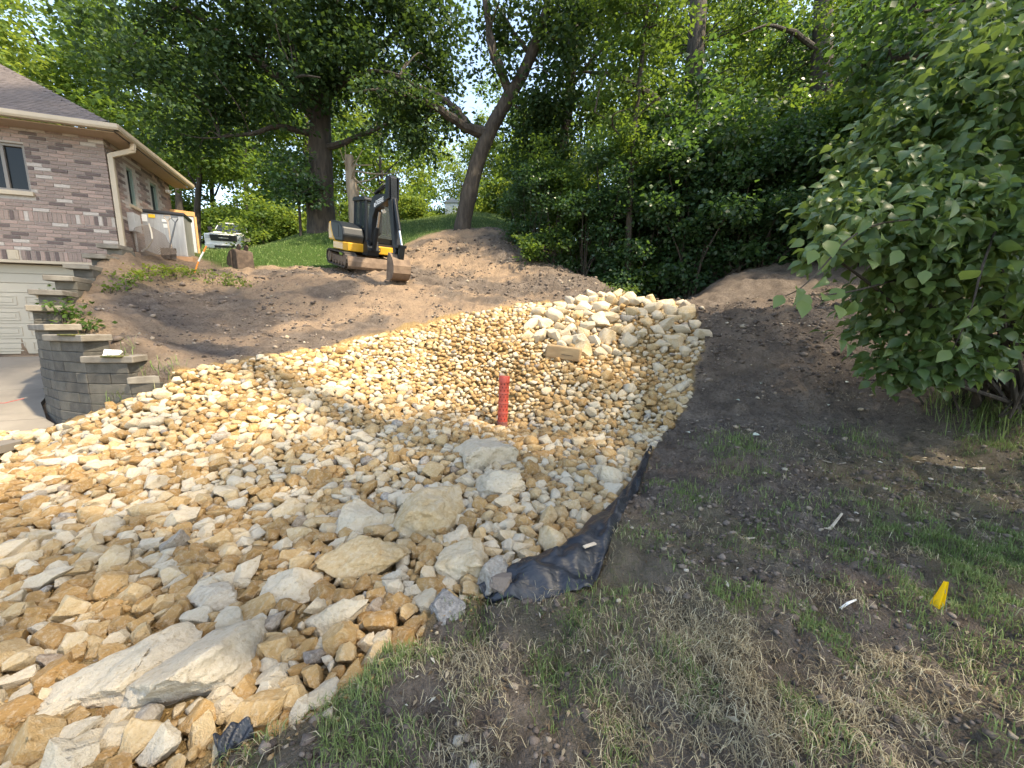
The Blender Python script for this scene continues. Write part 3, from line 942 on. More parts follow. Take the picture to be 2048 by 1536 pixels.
# bricks
brick_meshes = {}
def brick_mesh(lx, lz, tone, axis):
    key = (round(lx, 3), round(lz, 3), tone, axis)
    if key not in brick_meshes:
        m = MB()
        if axis == 'x': m.box((0, 0, 0), (lx, .09, lz))
        else: m.box((-.09, 0, 0), (0, lx, lz))
        o = m.build('brick', btones[tone], None, bevel=.004, seg=1)
        brick_meshes[key] = o.data
        bpy.data.objects.remove(o)
    return brick_meshes[key]
BL, BH, PITCHZ = .285, .068, .08
rng = np.random.default_rng(21)
singles, rest = [], {t: MB() for t in range(5)}
zr = z_lint + .012
row = 0
sold1 = (z_lint + .012, z_lint + .012 + .205)
zS2 = facade(120, 449)[1]
def put_brick(a, z, lx, lz, axis, d=0.0, allow=True):
    tone = int(rng.choice(5, p=BT))
    if allow:
        singles.append((a, z, lx, lz, tone))
    else:
        if axis == 'x': rest[tone].box((a, d, z), (a + lx, d + .09, z + lz))
        else: rest[tone].box((-.09, a, z), (0, a + lx, z + lz))
a_vis = facade(-25, 400)[0]
while zr < z_soff - .03:
    soldier = row == 0 or (abs(zr - zS2) < PITCHZ * .5)
    if soldier:
        H = .205
        for a in np.arange(-LW, -.02, .08):
            if a + .07 > 0: continue
            if row and wx0 < a < wx1 and zW1 < zr < zW2: continue
            put_brick(a, zr, .068, H, 'x', allow=a > a_vis)
        zr += H + .012
    else:
        o_ = (row % 2) * BL / 2
        e = 0.0
        edges = []
        a1 = 0.0
        first = True
        while a1 > -LW:
            l = BL * (.5 if (first and row % 2) else 1)
            first = False
            a0 = a1 - l + .011
            segs = [(a0, a1)]
            if zr + BH > zW1 - .1 and zr < zW2:      # cut around window and sill
                segs = []
                lo, hi = wx0 - .01, wx1 + (.06 if zr < zW1 else .01)
                if a1 <= lo or a0 >= hi: segs = [(a0, a1)]
                else:
                    if a0 < lo - .03: segs.append((a0, lo))
                    if a1 > hi + .03: segs.append((hi, a1))
            for s0, s1 in segs:
                put_brick(s0, zr, s1 - s0, BH, 'x', allow=s0 > a_vis)
            a1 = a0 - .011
        zr += PITCHZ
    row += 1
# below the lintel: the pier at the corner
zr2 = z_lint - PITCHZ
while zr2 > 1.5:
    put_brick(gR, zr2, -gR - .0, BH, 'x', allow=False)
    zr2 -= PITCHZ
ctr = np.array([project(np.array([HP(a + lx / 2, 0, z + lz / 2)]))[0][0] for a, z, lx, lz, t in singles])
prio = np.argsort(-np.array([lx * lz * (1 if p > -10 else .01) for (a, z, lx, lz, t), p in zip(singles, ctr)]), kind='stable')
for rank, i in enumerate(prio):
    a, z, lx, lz, t = singles[i]
    if rank < 300:
        o = link('brick', brick_mesh(lx, lz, t, 'x'), house)
        o.location = (a, rng.uniform(-.004, .003), z)
    else:
        rest[t].box((a, rng.uniform(-.004, .003), z), (a + lx, .09, z + lz))
# side bricks
zr = 2.6; row = 0
while zr < z_soff - .03:
    y0 = (row % 2) * BL / 2 * -1 + .0
    while y0 < SL:
        y1 = y0 + BL - .011
        c0, c1 = max(y0, .095), min(y1, SL)
        blocked = any(c1 > w_[0] - .01 and c0 < w_[1] + .01 for w_ in sw) and zs1 - .06 < zr + BH and zr < zs2
        if c1 - c0 > .04 and not blocked: put_brick(c0, zr, c1 - c0, BH, 'y', allow=False)
        y0 += BL
    zr += PITCHZ; row += 1
mbv, fm = MB(), []
for t in range(5):
    n0 = len(mbv.f); mbv.add(rest[t].v, rest[t].f); fm += [t] * (len(mbv.f) - n0)
me = bpy.data.meshes.new('brickwork'); me.from_pydata(mbv.v, [], mbv.f)
for t in btones: me.materials.append(t)
me.polygons.foreach_set('material_index', np.array(fm, np.int32))
o = link('brickwork', me, house); o['kind'] = 'stuff'
# lintel, window, sill
MB().box((gL, -.02, z_lint - .055), (gR + .05, .09, z_lint + .008)).build('lintel', beige, house, bevel=.005)
win = MB()
fw = .055
win.box((wx0, .05, zW1), (wx0 + fw, .14, zW2)).box((wx1 - fw, .05, zW1), (wx1, .14, zW2)).box((wx0 + fw, .05, zW1), (wx1 - fw, .14, zW1 + fw)).box((wx0 + fw, .05, zW2 - fw), (wx1 - fw, .14, zW2))
mx = aWl
win.box((mx - .03, .055, zW1 + fw), (mx + .03, .138, zW2 - fw))
winm = simple('window_frame_taupe', (.19, .17, .15), None, rough=.5)
wo = win.build('window', winm, house, bevel=.006)
MB().box((wx0 + fw, .1, zW1 + fw), (mx - .03, .112, zW2 - fw)).build('pane', dark_glass, wo)
MB().box((mx + .03, .1, zW1 + fw), (wx1 - fw, .112, zW2 - fw)).build('pane', dark_glass, wo)
MB().box((wx0 - .05, -.045, zW1 - .095), (wx1 + .055, .14, zW1 - .002)).build('sill', beige, wo, bevel=.008)
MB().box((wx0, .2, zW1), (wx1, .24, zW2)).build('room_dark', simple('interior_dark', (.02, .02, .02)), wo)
for w_ in sw:
    m = MB()
    m.box((-.12, w_[0], zs1), (-.04, w_[0] + .05, zs2)).box((-.12, w_[1] - .05, zs1), (-.04, w_[1], zs2)).box((-.12, w_[0] + .05, zs1), (-.04, w_[1] - .05, zs1 + .05)).box((-.12, w_[0] + .05, zs2 - .05), (-.04, w_[1] - .05, zs2))
    wo2 = m.build('window', simple('window_frame_green', (.2, .27, .24), None, rough=.5), house)
    MB().box((-.1, w_[0] + .05, zs1 + .05), (-.088, w_[1] - .05, zs2 - .05)).build('pane', dark_glass, wo2)
    MB().box((-.12, w_[0] - .08, zs1 - .08), (.04, w_[1] + .08, zs1 - .002)).build('sill', beige, wo2, bevel=.006)
# garage door
gd = MB()
gdz0, gdz1 = GAR_Z + .02, z_lint - .06
doorm = simple('garage_door_paint', (.38, .34, .275), (.41, .37, .30), 2, .55)
gdo = MB().box((gL, .22, gdz0), (gR - .1, .25, gdz1)).build('garage_door', doorm, house)
hs = (gdz1 - gdz0)
z_head = facade(20, 584)[1]
for k in range(3):      # plain header boards
    h = (gdz1 - z_head) / 3
    MB().box((gL, .195, z_head + k * h + .008), (gR - .1, .219, z_head + (k + 1) * h - .004)).build('header_board', doorm, gdo, bevel=.004)
sec = (z_head - gdz0) / 4
for k in range(4):
    z0 = gdz0 + k * sec
    a = gR - .1
    MB().box((gL, .2, z0 + .006), (gR - .1, .219, z0 + sec - .004)).build('door_section', doorm, gdo, bevel=.004)
    a = gR - .32
    while a - .5 > gL:
        m = MB()
        lo, hi, zz0, zz1 = a - .55, a, z0 + .07, z0 + sec - .07
        m.box((lo, .188, zz0), (hi, .1995, zz0 + .025)).box((lo, .188, zz1 - .025), (hi, .1995, zz1)).box((lo, .188, zz0 + .025), (lo + .025, .1995, zz1 - .025)).box((hi - .025, .188, zz0 + .025), (hi, .1995, zz1 - .025))
        m.box((lo + .07, .19, zz0 + .06), (hi - .07, .1995, zz1 - .06))
        m.build('raised_panel', doorm, gdo, bevel=.004, seg=1)
        a -= .68
MB().box((gR - .1, .03, zb + .2), (gR - .001, .24, z_lint - .056)).build('door_jamb', beige, house)
# roof
OV = .42
z_e = z_soff + .02
PT = .66
aR, dF = OV, -OV       # eave corner
roofm, nt, b = new_mat('shingle')
vn = noise_node(nt, 3, 3, .6, vec_scale=(3, 3, 3))
nt.links.new(mixc(nt, ramp(nt, noise_node(nt, 60, 3, .6), [(.35, 0), (.7, .6)]), ramp(nt, vn, [(.3, (.085, .068, .062)), (.6, (.135, .11, .10)), (.8, (.17, .14, .127))]), (.07, .06, .058)), b.inputs['Base Color'])
b.inputs['Roughness'].default_value = .95
bump(nt, b, noise_node(nt, 160, 3, .6), .5, .01)
A = 6.2                # plan run of the hip
def R3(a, d, z): return (a, d, z)
e0 = R3(-LW - 2, dF, z_e); e1 = R3(aR, dF, z_e)
h1 = R3(aR - A, dF + A, z_e + A * PT); h0 = R3(-LW - 2, dF + A, z_e + A * PT)
s1 = R3(aR, SL + .35, z_e)
bl = SL + .35 - dF
s2 = R3(aR - bl, SL + .35, z_e + bl * PT)
rb = MB()
th = .12
def slabpoly(pts):
    n = len(pts)
    vs = list(pts) + [(p[0], p[1], p[2] - th) for p in pts]
    rb.add(vs, [tuple(range(n)), tuple(range(2 * n - 1, n - 1, -1))] + [(i, n + i, n + (i + 1) % n, (i + 1) % n) for i in range(n)])
slabpoly([e0, e1, h1, h0])
slabpoly([e1, s1, s2])
rf = rb.build('roof', roofm, house)
# shingle tabs on the front slope
sv = MB()
L_ = math.hypot(1, PT); rs = np.random.default_rng(9)
r_ = 0.0
while r_ < A - .1:
    x = aR - r_ - rs.uniform(0, .2)
    while x > -LW - 1:
        w_ = rs.uniform(.16, .34)
        t_ = rs.uniform(.006, .014)
        d0, d1 = r_, r_ + .125
        sv.add([(x - w_, dF + d0, z_e + d0 * PT + t_ + .006), (x - .006, dF + d0, z_e + d0 * PT + t_ + .006), (x - .006, dF + d1, z_e + d1 * PT + .004), (x - w_, dF + d1, z_e + d1 * PT + .004),
                (x - w_, dF + d0, z_e + d0 * PT - .001), (x - .006, dF + d0, z_e + d0 * PT - .001)], [(0, 1, 2, 3), (4, 5, 1, 0)])
        x -= w_
    r_ += .12
so_ = sv.build('shingles', roofm, rf); so_['kind'] = 'stuff'
k = 0
for q in np.arange(.15, A - .2, .2):     # hip caps
    c = Vector((aR - q, dF + q, z_e + q * PT)); c2 = Vector((aR - q - .24, dF + q + .24, z_e + (q + .24) * PT))
    m = MB()
    w_ = .11
    for p, lift in ((c, .028), (c2, .012)):
        pass
    m.add([(c.x - w_, c.y - 0.0, c.z + .012), (c.x, c.y, c.z + .03), (c.x, c.y + w_, c.z + .012), (c2.x - w_, c2.y, c2.z + .006), (c2.x, c2.y, c2.z + .016), (c2.x, c2.y + w_, c2.z + .006)],
          [(0, 1, 4, 3), (1, 2, 5, 4)])
    m.build('hip_cap', roofm, rf)
# soffit, gutters, downspout
MB().box((-LW - 2, dF + .02, z_e - th - .035), (aR - .02, 0.1, z_e - th - .012)).build('soffit', soffm, house)
MB().box((.012, .1, z_e - th - .035), (aR - .02, SL + .3, z_e - th - .0125)).build('soffit', soffm, house)
gp = [(0, 0), (-.10, 0), (-.12, .045), (-.12, .125), (-.105, .125), (-.1, .05), (-.015, .02), (0, .12)]
z_g = z_e - .125
MB().prism([(dF + p[0], z_g + p[1]) for p in gp], 'x', -LW - 2, aR + .11).build('gutter', beige, house, bevel=.004, seg=1)
MB().prism([(aR - p[0], z_g + p[1]) for p in gp], 'y', dF - .1, SL + .35).build('gutter', beige, house, bevel=.004, seg=1)
ds = MB()
def rpipe(path, w_, d_):
    for (p, q) in zip(path[:-1], path[1:]):
        p, q = Vector(p), Vector(q)
        t_ = (q - p); L = t_.length; t_.normalize()
        M_ = Matrix.Translation(p) @ t_.to_track_quat('Z', 'X').to_matrix().to_4x4()
        ds.box((-w_, -d_, -.02), (w_, d_, L + .02), M_)
rpipe([(aR + .05, dF + .62, z_g + .01), (aR + .05, dF + .55, z_g - .18), (.075, .05, z_soff - .48), (.065, .05, 3.45), (.12, -.08, 3.3)], .05, .038)
ds.build('downspout', beige, house, bevel=.008)
# wall vent plate and keystone on the garage head
a_, z_ = facade(28, 509)
MB().box((a_ - .09, -.03, z_ - .11), (a_ + .09, .0, z_ + .1)).box((a_ - .06, -.036, z_ - .08), (a_ + .06, -.03, z_ + .07)).build('vent_plate', beige, house, bevel=.005)
# meter box and pipes on the side wall
d_, z_ = sidewall(248, 452)
meterm = simple('painted_metal_grey', (.42, .42, .41), (.5, .5, .49), 8, .45)
MB().box((.0, .55, 3.95), (.14, .85, 4.4)).build('meter_box', meterm, house, bevel=.01)
MB().tube([(.05, .7, 3.95), (.05, .7, 3.2)], .025, 8).build('conduit', meterm, house)
p = sidewall(328, 382)
MB().tube([(.05, p[0], p[1]), (.16, p[0], p[1] - .02)], .05, 10).build('wall_light', simple('lamp_white', (.8, .78, .72), None, rough=.4), house)

# ------------------------------------------------------------------ utility cabinets by the side wall
galv = simple('galvanised', (.34, .33, .32), (.44, .43, .41), 3, .45, .35, vec=(6, 6, .4))
blk = simple('black_plastic', (.02, .02, .022), None, rough=.5)
wht = simple('white_print', (.75, .75, .72), None, rough=.6)
yel = simple('yellow_sticker', (.8, .5, .03), None, rough=.6)
red = simple('red_handle', (.55, .03, .03), None, rough=.5)
orng = simple('orange_tan_wood', (.5, .26, .1), (.6, .34, .15), 6, .8)
def oriented(px, py, Y, rz):
    p = at(px, py, Y)
    return p, Matrix.Translation(Vector(p)) @ Matrix.Rotation(rz, 4, 'Z')
p, M_ = oriented(333, 512, 11.0, HA + math.pi / 2 * 0 + .15)
z0 = gz(p[0], p[1]) - .02
unit = thing('condenser_cabinet', 'tall grey metal cabinet with black cap and stickers beside the side wall', 'cabinet')
unit.matrix_world = Matrix.Translation((p[0], p[1], z0)) @ Matrix.Rotation(HA + .12, 4, 'Z')
W_, D_, H_ = .95, .75, 1.15
body = MB().box((-W_ / 2, 0, .06), (W_ / 2, D_, H_)).build('cabinet_body', galv, unit, bevel=.02)
for k in range(9):
    x = -W_ / 2 + .06 + k * (W_ - .12) / 8.5
    MB().box((x, -.008, .1), (x + .05, -.0, H_ - .25)).build('rib', galv, body)
MB().box((-W_ / 2 - .03, -.03, H_), (W_ / 2 + .03, D_ + .03, H_ + .09)).build('cap', blk, unit, bevel=.03)
MB().box((-.42, -.013, .92), (-.3, -.0085, 1.1)).build('notice_sticker', wht, unit)
MB().box((-.27, -.013, 1.03), (-.13, -.0085, 1.12)).build('warning_sticker', yel, unit)
MB().box((.0, -.013, .95), (.1, -.0085, 1.02)).box((.02, -.013, .8), (.12, -.0085, .9)).build('label_plate', wht, unit)
MB().box((-.55, -.1, -.25), (.6, .9, .058)).build('plinth', simple('clay_pad', (.42, .24, .13), (.5, .3, .18), 8, .9), unit)
p = at(372, 507, 12.6)
box2 = thing('panel_crate', 'upright crate with blue grey panel and orange wooden frame near the truck', 'crate')
box2.matrix_world = Matrix.Translation((p[0], p[1], gz(p[0], p[1]) - .03)) @ Matrix.Rotation(HA + .3, 4, 'Z')
MB().box((-.3, 0, 0), (.3, .5, 1.15)).build('panel', simple('blue_grey_panel', (.36, .4, .42), (.42, .46, .47), 3, .4), box2, bevel=.01)
MB().box((-.33, -.02, 1.151), (.33, .52, 1.29)).build('top_board', orng, box2, bevel=.01)
MB().box((.301, -.03, 0), (.36, .05, 1.15)).build('side_post', orng, box2, bevel=.01)
MB().box((-.17, -.03, .8), (-.1, -.002, 1.12)).box((-.17, -.03, 1.05), (-.03, -.002, 1.12)).build('red_clip', red, box2, bevel=.006)
# shovels
def shovel(px, py, Y, lean, L, label, hm, withblade):
    p = at(px, py, Y); z0 = sz(p[0], p[1])
    s = thing('shovel', label, 'shovel', (p[0], p[1], z0))
    d = np.array([lean[0], lean[1], 1.0]); d /= np.linalg.norm(d)
    MB().tube([tuple(d * .3), tuple(d * L)], .018, 8).build('handle', hm, s)
    q = d * L
    MB().tube([tuple(q + (-.0, 0, 0)), tuple(q + (-.08, .0, .09)), tuple(q + (-.08, .0, .14)), tuple(q + (.08, .0, .14)), tuple(q + (.08, .0, .09)), tuple(q)], .014, 6).build('grip', hm, s)
    MB().add([(-.11, -.02, .02), (.11, -.02, .02), (.12, 0, .3), (-.12, 0, .3), (0, -.05, .0), (0, .03, .33), (-.11, -.035, .02), (.11, -.035, .02), (.12, -.015, .3), (-.12, -.015, .3)],
             [(0, 1, 2, 3), (7, 6, 9, 8), (0, 6, 7, 1), (1, 7, 8, 2), (2, 8, 9, 3), (3, 9, 6, 0)]).build('blade', simple('rusty_steel', (.14, .11, .09), (.25, .2, .16), 14, .6, .5), s)
    return s
lw = simple('pale_wood', (.55, .43, .32), (.65, .52, .4), 6, .7)
shovel(344, 500, 10.6, (-.06, .05), 1.0, 'pale D handled shovel leaning on the grey cabinet', lw, True)
dk = simple('grey_handle', (.13, .14, .15), None, rough=.6)
shovel(331, 498, 10.55, (.28, .1), 1.0, 'dark handled shovel leaning slantwise on the grey cabinet', dk, True)
# wire mesh roll / netting slumped against the cabinet
netm, nt, b = new_mat('netting')
b.inputs['Base Color'].default_value = (.15, .11, .08, 1); b.inputs['Roughness'].default_value = .9
tc = N(nt, 'ShaderNodeTexCoord'); ck = N(nt, 'ShaderNodeTexWave', inp={'Scale': 22.0}); ck2 = N(nt, 'ShaderNodeTexWave', inp={'Scale': 22.0}, bands_direction='Z')
nt.links.new(tc.outputs['Object'], ck.inputs['Vector']); nt.links.new(tc.outputs['Object'], ck2.inputs['Vector'])
mxm = N(nt, 'ShaderNodeMath', operation='MAXIMUM'); nt.links.new(ck.outputs['Fac'], mxm.inputs[0]); nt.links.new(ck2.outputs['Fac'], mxm.inputs[1])
nt.links.new(ramp(nt, mxm.outputs[0], [(.45, .22), (.95, .8)]), b.inputs['Alpha'])
outl = [(268, 456, 10.0), (296, 450, 10.2), (330, 470, 10.25), (352, 500, 10.2)]
bot = [(270, 508, 9.9), (290, 512, 9.75), (318, 510, 9.75), (350, 508, 10.1)]
V_, F_ = [], []
for i in range(25):
    for j in range(15):
        t_, s_ = i / 24, j / 14
        a_ = np.array([np.interp(t_ * 3, range(4), [o_[k] for o_ in outl]) for k in range(3)]); c_ = np.array([np.interp(t_ * 3, range(4), [o_[k] for o_ in bot]) for k in range(3)])
        q = at(*(a_ * (1 - s_) + c_ * s_))
        q[1] -= .18 * math.sin(s_ * math.pi) * math.sin(t_ * math.pi) + .05 * math.sin(9 * t_ + 4 * s_)
        V_.append(q)
for i in range(24):
    for j in range(14):
        k = i * 15 + j; F_.append((k, k + 1, k + 16, k + 15))
o = link('safety_netting', mesh_np('safety_netting', np.array(V_), np.array(F_), None, [netm], smooth_shade=True))
tag(o, 'brown mesh netting slumped in front of the grey cabinet', 'netting')
hose = MB().tube([tuple(at(298, 448, 10.3)), tuple(at(303, 465, 10.0)), tuple(at(305, 480, 9.9)), tuple(at(296, 495, 9.85)), tuple(at(284, 503, 9.8))], .018, 8)
tag(hose.build('hose', simple('pale_hose', (.6, .52, .4), None, rough=.5), None, smooth_shade=True), 'pale hose hanging down over the brown netting', 'hose')
# orange tipped stake
a_ = ong(386, 549); b2 = at(413, 492, a_[1] + .1)
stk = thing('marker_stake', 'leaning orange and white marker stake standing in the weeds', 'stake', tuple(a_))
om = simple('stake_orange', (.85, .28, .05), None, rough=.6)
d_ = b2 - a_
MB().tube([(0, 0, -.1), tuple(d_ * .42)], .02, 6).build('lower_shaft', om, stk)
MB().tube([tuple(d_ * .42), tuple(d_ * .78)], .021, 6).build('white_band', wht, stk)
MB().tube([tuple(d_ * .78), tuple(d_)], .02, 6).build('tip', om, stk)

# ------------------------------------------------------------------ excavator
char = simple('charcoal_paint', (.009, .012, .016), (.014, .018, .022), 4, .45, bstr=.05, spec=.25)
dyel = simple('excavator_yellow', (.68, .36, .03), (.62, .31, .03), 3, .38, coat=.2)
rub = simple('track_rubber', (.03, .027, .025), (.085, .066, .05), 7, .9)
mud = simple('muddy_steel', (.13, .09, .065), (.24, .17, .12), 5, .85, .2, bstr=.4, bscale=30)
steel = simple('cylinder_chrome', (.55, .55, .55), None, rough=.2, metal=1)
intr = simple('cab_black', (.012, .012, .013), None, rough=.7)
gl, nt, b = new_mat('cab_glass')
b.inputs['Base Color'].default_value = (.55, .65, .66, 1); b.inputs['Roughness'].default_value = .03
tr = N(nt, 'ShaderNodeBsdfTransparent'); tr.inputs[0].default_value = (.30, .37, .38, 1)
ms = N(nt, 'ShaderNodeMixShader'); ms.inputs[0].default_value = .08
nt.links.new(tr.outputs[0], ms.inputs[1]); nt.links.new(b.outputs[0], ms.inputs[2]); nt.links.new(ms.outputs[0], nt.nodes.get('Material Output').inputs['Surface'])
ex = thing('mini_excavator', 'yellow and charcoal mini excavator parked on the dirt with its bucket lowered', 'excavator')
fpt, rpt = at(712, 536, 12.9), at(690, 518, 14.4)
ec = at(727, 527, 13.1)
EXZ = gz(ec[0], ec[1])
HEAD = math.radians(-90 + 39)
TILT = math.radians(12)
ex.matrix_world = Matrix.Translation((ec[0], ec[1], EXZ + .02)) @ Matrix.Rotation(HEAD, 4, 'Z') @ Matrix.Rotation(TILT, 4, 'Y') @ Matrix.Diagonal((1.02, 1.04, .86, 1))
def stadium(L, R, n=10, cx=0, cz=0):
    pts = []
    for k in range(n + 1):
        a = -math.pi / 2 + math.pi * k / n
        pts.append((cx + L / 2 - R + R * math.cos(a), cz + R * math.sin(a)))
    for k in range(n + 1):
        a = math.pi / 2 + math.pi * k / n
        pts.append((cx - L / 2 + R + R * math.cos(a), cz + R * math.sin(a)))
    return pts
for sd in (-1, 1):
    y0, y1 = sd * .68 - .16, sd * .68 + .16
    o_, i_ = stadium(2.12, .26, cz=.27), stadium(2.04, .22, cz=.27)
    n = len(o_); m = MB()
    vs = [(p[0], y0, p[1]) for p in o_] + [(p[0], y1, p[1]) for p in o_] + [(p[0], y0, p[1]) for p in i_] + [(p[0], y1, p[1]) for p in i_]
    fs = []
    for k in range(n):
        q = (k + 1) % n
        fs += [(k, q, n + q, n + k), (2 * n + q, 2 * n + k, 3 * n + k, 3 * n + q), (k, 2 * n + k, 2 * n + q, q), (n + k, n + q, 3 * n + q, 3 * n + k)]
    m.add(vs, fs)
    tk = m.build('track', rub, ex)
    lug = MB()
    per = stadium(2.13, .265, 7, cz=.27)
    pts = []
    for a, c in zip(per, per[1:] + per[:1]):
        L = math.hypot(c[0] - a[0], c[1] - a[1]); q = max(1, int(L / .09))
        for k in range(q):
            pts.append((a[0] + (c[0] - a[0]) * k / q, a[1] + (c[1] - a[1]) * k / q, math.atan2(c[1] - a[1], c[0] - a[0])))
    for x, z, an in pts:
        M_ = Matrix.Translation((x, 0, z)) @ Matrix.Rotation(-an, 4, 'Y')
        lug.box((-.02, y0 + .01, -.012), (.02, y1 - .01, .012), M_)
    lg = lug.build('tread_lugs', rub, tk); lg['kind'] = 'stuff'
    fr = MB().prism([(-.75, .17), (.75, .17), (.68, .37), (-.68, .37)], 'y', sd * .68 - .09, sd * .68 + .09).build('track_frame', mud, ex, bevel=.02)
    for x, r in ((-.8, .19), (.8, .19)):
        MB().cyl((x, sd * .68 - .13, .27), (x, sd * .68 + .13, .27), r, 18).build('sprocket' if x < 0 else 'idler_wheel', mud, tk)
    for x in (-.45, -.15, .15, .45):
        MB().cyl((x, sd * .68 - .12, .12), (x, sd * .68 + .12, .12), .07, 12).build('roller', mud, tk)
MB().box((-.55, -.5, .22), (.55, .5, .46)).build('undercarriage', mud, ex, bevel=.03)
bp = [(1.28, .03), (1.32, .12), (1.30, .28), (1.25, .44), (1.22, .44), (1.265, .28), (1.285, .12), (1.24, .03)]
bl_ = MB().prism(bp, 'y', -.86, .86).build('dozer_blade', mud, ex, bevel=.006, seg=1)
for s_ in (-.3, .3):
    MB().box((.5, s_ - .05, .18), (1.24, s_ + .05, .3)).build('blade_arm', mud, bl_, bevel=.01)
MB().cyl((0, 0, .46), (0, 0, .58), .45, 28).build('slew_ring', intr, ex)
# house of the machine: yellow skirt and counterweight
foot = [(.78, -.70), (.82, -.45), (.82, .5), (.74, .76), (-.45, .78), (-.85, .6), (-1.0, .25), (-1.0, -.25), (-.85, -.62), (-.45, -.78), (.55, -.78)]
MB().prism(foot, 'z', .58, .86).build('lower_skirt', dyel, ex, bevel=.03)
cw = [(-.30, .861), (-.52, 1.0), (-.72, 1.3), (-.8, 1.53), (-1.0, 1.5), (-1.06, 1.2), (-1.02, .861)]
MB().prism(cw, 'y', -.775, .775).build('counterweight', dyel, ex, bevel=.06)
ecv = [(.52, .862), (.56, 1.1), (.46, 1.36), (.2, 1.50), (-.7, 1.56), (-.78, 1.5), (-.70, 1.3), (-.50, 1.0), (-.26, .862)]
eng = MB().prism(ecv, 'y', -.78, -.18).build('engine_cover', char, ex, bevel=.05)
MB().box((-.2, -.787, 1.0), (.3, -.782, 1.012)).box((.12, -.787, 1.012), (.132, -.782, 1.4)).build('panel_seam', intr, eng)
# cab
cabm = char
x0, x1, y0, y1, z0, z1 = -.62, .62, -.16, .77, .862, 2.42
def post(xa, xb, ya, t=.045):
    m = MB(); m.tube([(xa, ya, z0), (xb, ya, z1 - .03)], t, 8); return m.build('cab_post', cabm, ex)
for ya in (y0 + .05, y1 - .05):
    post(x1 - .02, x1 - .16, ya); post(x0 + .05, x0 + .12, ya); post(.02, .0, ya, .035)
MB().prism([(x0 + .02, z1 - .09), (x1 - .1, z1 - .09), (x1 - .12, z1 + .0), (x1 - .25, z1 + .05), (x0 + .2, z1 + .05), (x0 + .04, z1)], 'y', y0 - .02, y1 + .02).build('cab_roof', cabm, ex, bevel=.025)
MB().box((x0 + .03, y0 + .02, z0), (x1 - .04, y1 - .02, z0 + .08)).build('cab_floor', intr, ex)
MB().box((x0 + .02, y0 + .02, z0 + .08), (x0 + .08, y1 - .02, 1.45)).build('rear_panel', cabm, ex, bevel=.01)
cd = MB().box((x0 + .05, y0 - .0, z0), (x1 - .03, y0 + .025, 1.32)).box((x0 + .05, y1 - .025, z0), (x1 - .03, y1, 1.28)).build('cab_side_panel', cabm, ex, bevel=.01)
MB().add([(x1 - .02, y0 + .09, z0 + .28), (x1 - .02, y1 - .09, z0 + .28), (x1 - .15, y1 - .09, z1 - .1), (x1 - .15, y0 + .09, z1 - .1)], [(0, 1, 2, 3)]).build('windscreen', gl, ex)
MB().add([(x0 + .07, y0 + .09, 1.46), (x0 + .07, y1 - .09, 1.46), (x0 + .11, y1 - .09, z1 - .1), (x0 + .11, y0 + .09, z1 - .1)], [(0, 1, 2, 3)]).build('rear_window', gl, ex)
for ya in (y0 + .03, y1 - .03):
    MB().add([(x0 + .1, ya, 1.33), (x1 - .09, ya, 1.33), (x1 - .17, ya, z1 - .1), (x0 + .13, ya, z1 - .1)], [(0, 1, 2, 3)]).build('side_window', gl, ex)
MB().box((-.35, .1, z0 + .08), (.1, .55, 1.3)).box((-.42, .1, 1.25), (-.3, .55, 1.9)).build('seat', intr, ex, bevel=.05)
MB().box((.35, .0, z0 + .08), (.5, .7, 1.25)).build('control_console', intr, ex, bevel=.03)
for y_ in (.02, .62):
    MB().tube([(.3, y_, 1.2), (.33, y_, 1.5)], .02, 6).build('control_lever', intr, ex)
# front lower face emblem
em = MB().box((.824, .06, .66), (.832, .22, .80)).build('emblem', blk, ex, bevel=.02)
em2 = MB()
for k in range(10):
    a = 2 * math.pi * k / 10; c = 2 * math.pi * (k + 1) / 10
    em2.add([(.835, .14 + .055 * math.cos(a), .73 + .05 * math.sin(a)), (.835, .14 + .055 * math.cos(c), .73 + .05 * math.sin(c)), (.835, .14 + .043 * math.cos(c), .73 + .038 * math.sin(c)), (.835, .14 + .043 * math.cos(a), .73 + .038 * math.sin(a))], [(0, 1, 2, 3)])
em2.add([(.836, .11, .715), (.836, .165, .705), (.836, .175, .735), (.836, .13, .74)], [(0, 1, 2, 3)]).add([(.836, .165, .735), (.836, .18, .765), (.836, .172, .765), (.836, .155, .735)], [(0, 1, 2, 3)])
em2.build('emblem_outline', yel, em)
# swing post, boom, arm, bucket in the plane y = BY
BY = -.12
MB().prism([(.7, .5), (1.15, .5), (1.22, .7), (1.12, 1.0), (.95, 1.02), (.78, .85)], 'y', BY - .17, BY + .17).build('swing_bracket', char, ex, bevel=.03)
boom = [(.93, .86), (1.08, .80), (1.22, .95), (1.34, 1.75), (1.55, 2.02), (2.46, 2.28), (2.52, 2.36), (2.46, 2.46), (1.5, 2.46), (1.28, 2.38), (1.08, 2.1), (.98, 1.6)]
bo = MB().prism(boom, 'y', BY - .10, BY + .10).build('boom', char, ex, bevel=.02)
arm = [(2.34, 2.92), (2.44, 2.98), (2.54, 2.9), (2.62, 2.35), (3.04, .82), (2.98, .70), (2.86, .74), (2.42, 2.2)]
ar = MB().prism(arm, 'y', BY - .085, BY + .085).build('dipper_arm', char, ex, bevel=.015)
for s_ in (-.125, .125):
    MB().prism([(2.36, 2.26), (2.58, 2.3), (2.56, 2.92), (2.36, 2.96)], 'y', BY + s_ - .018, BY + s_ + .018).build('arm_bracket', char, ar, bevel=.006)
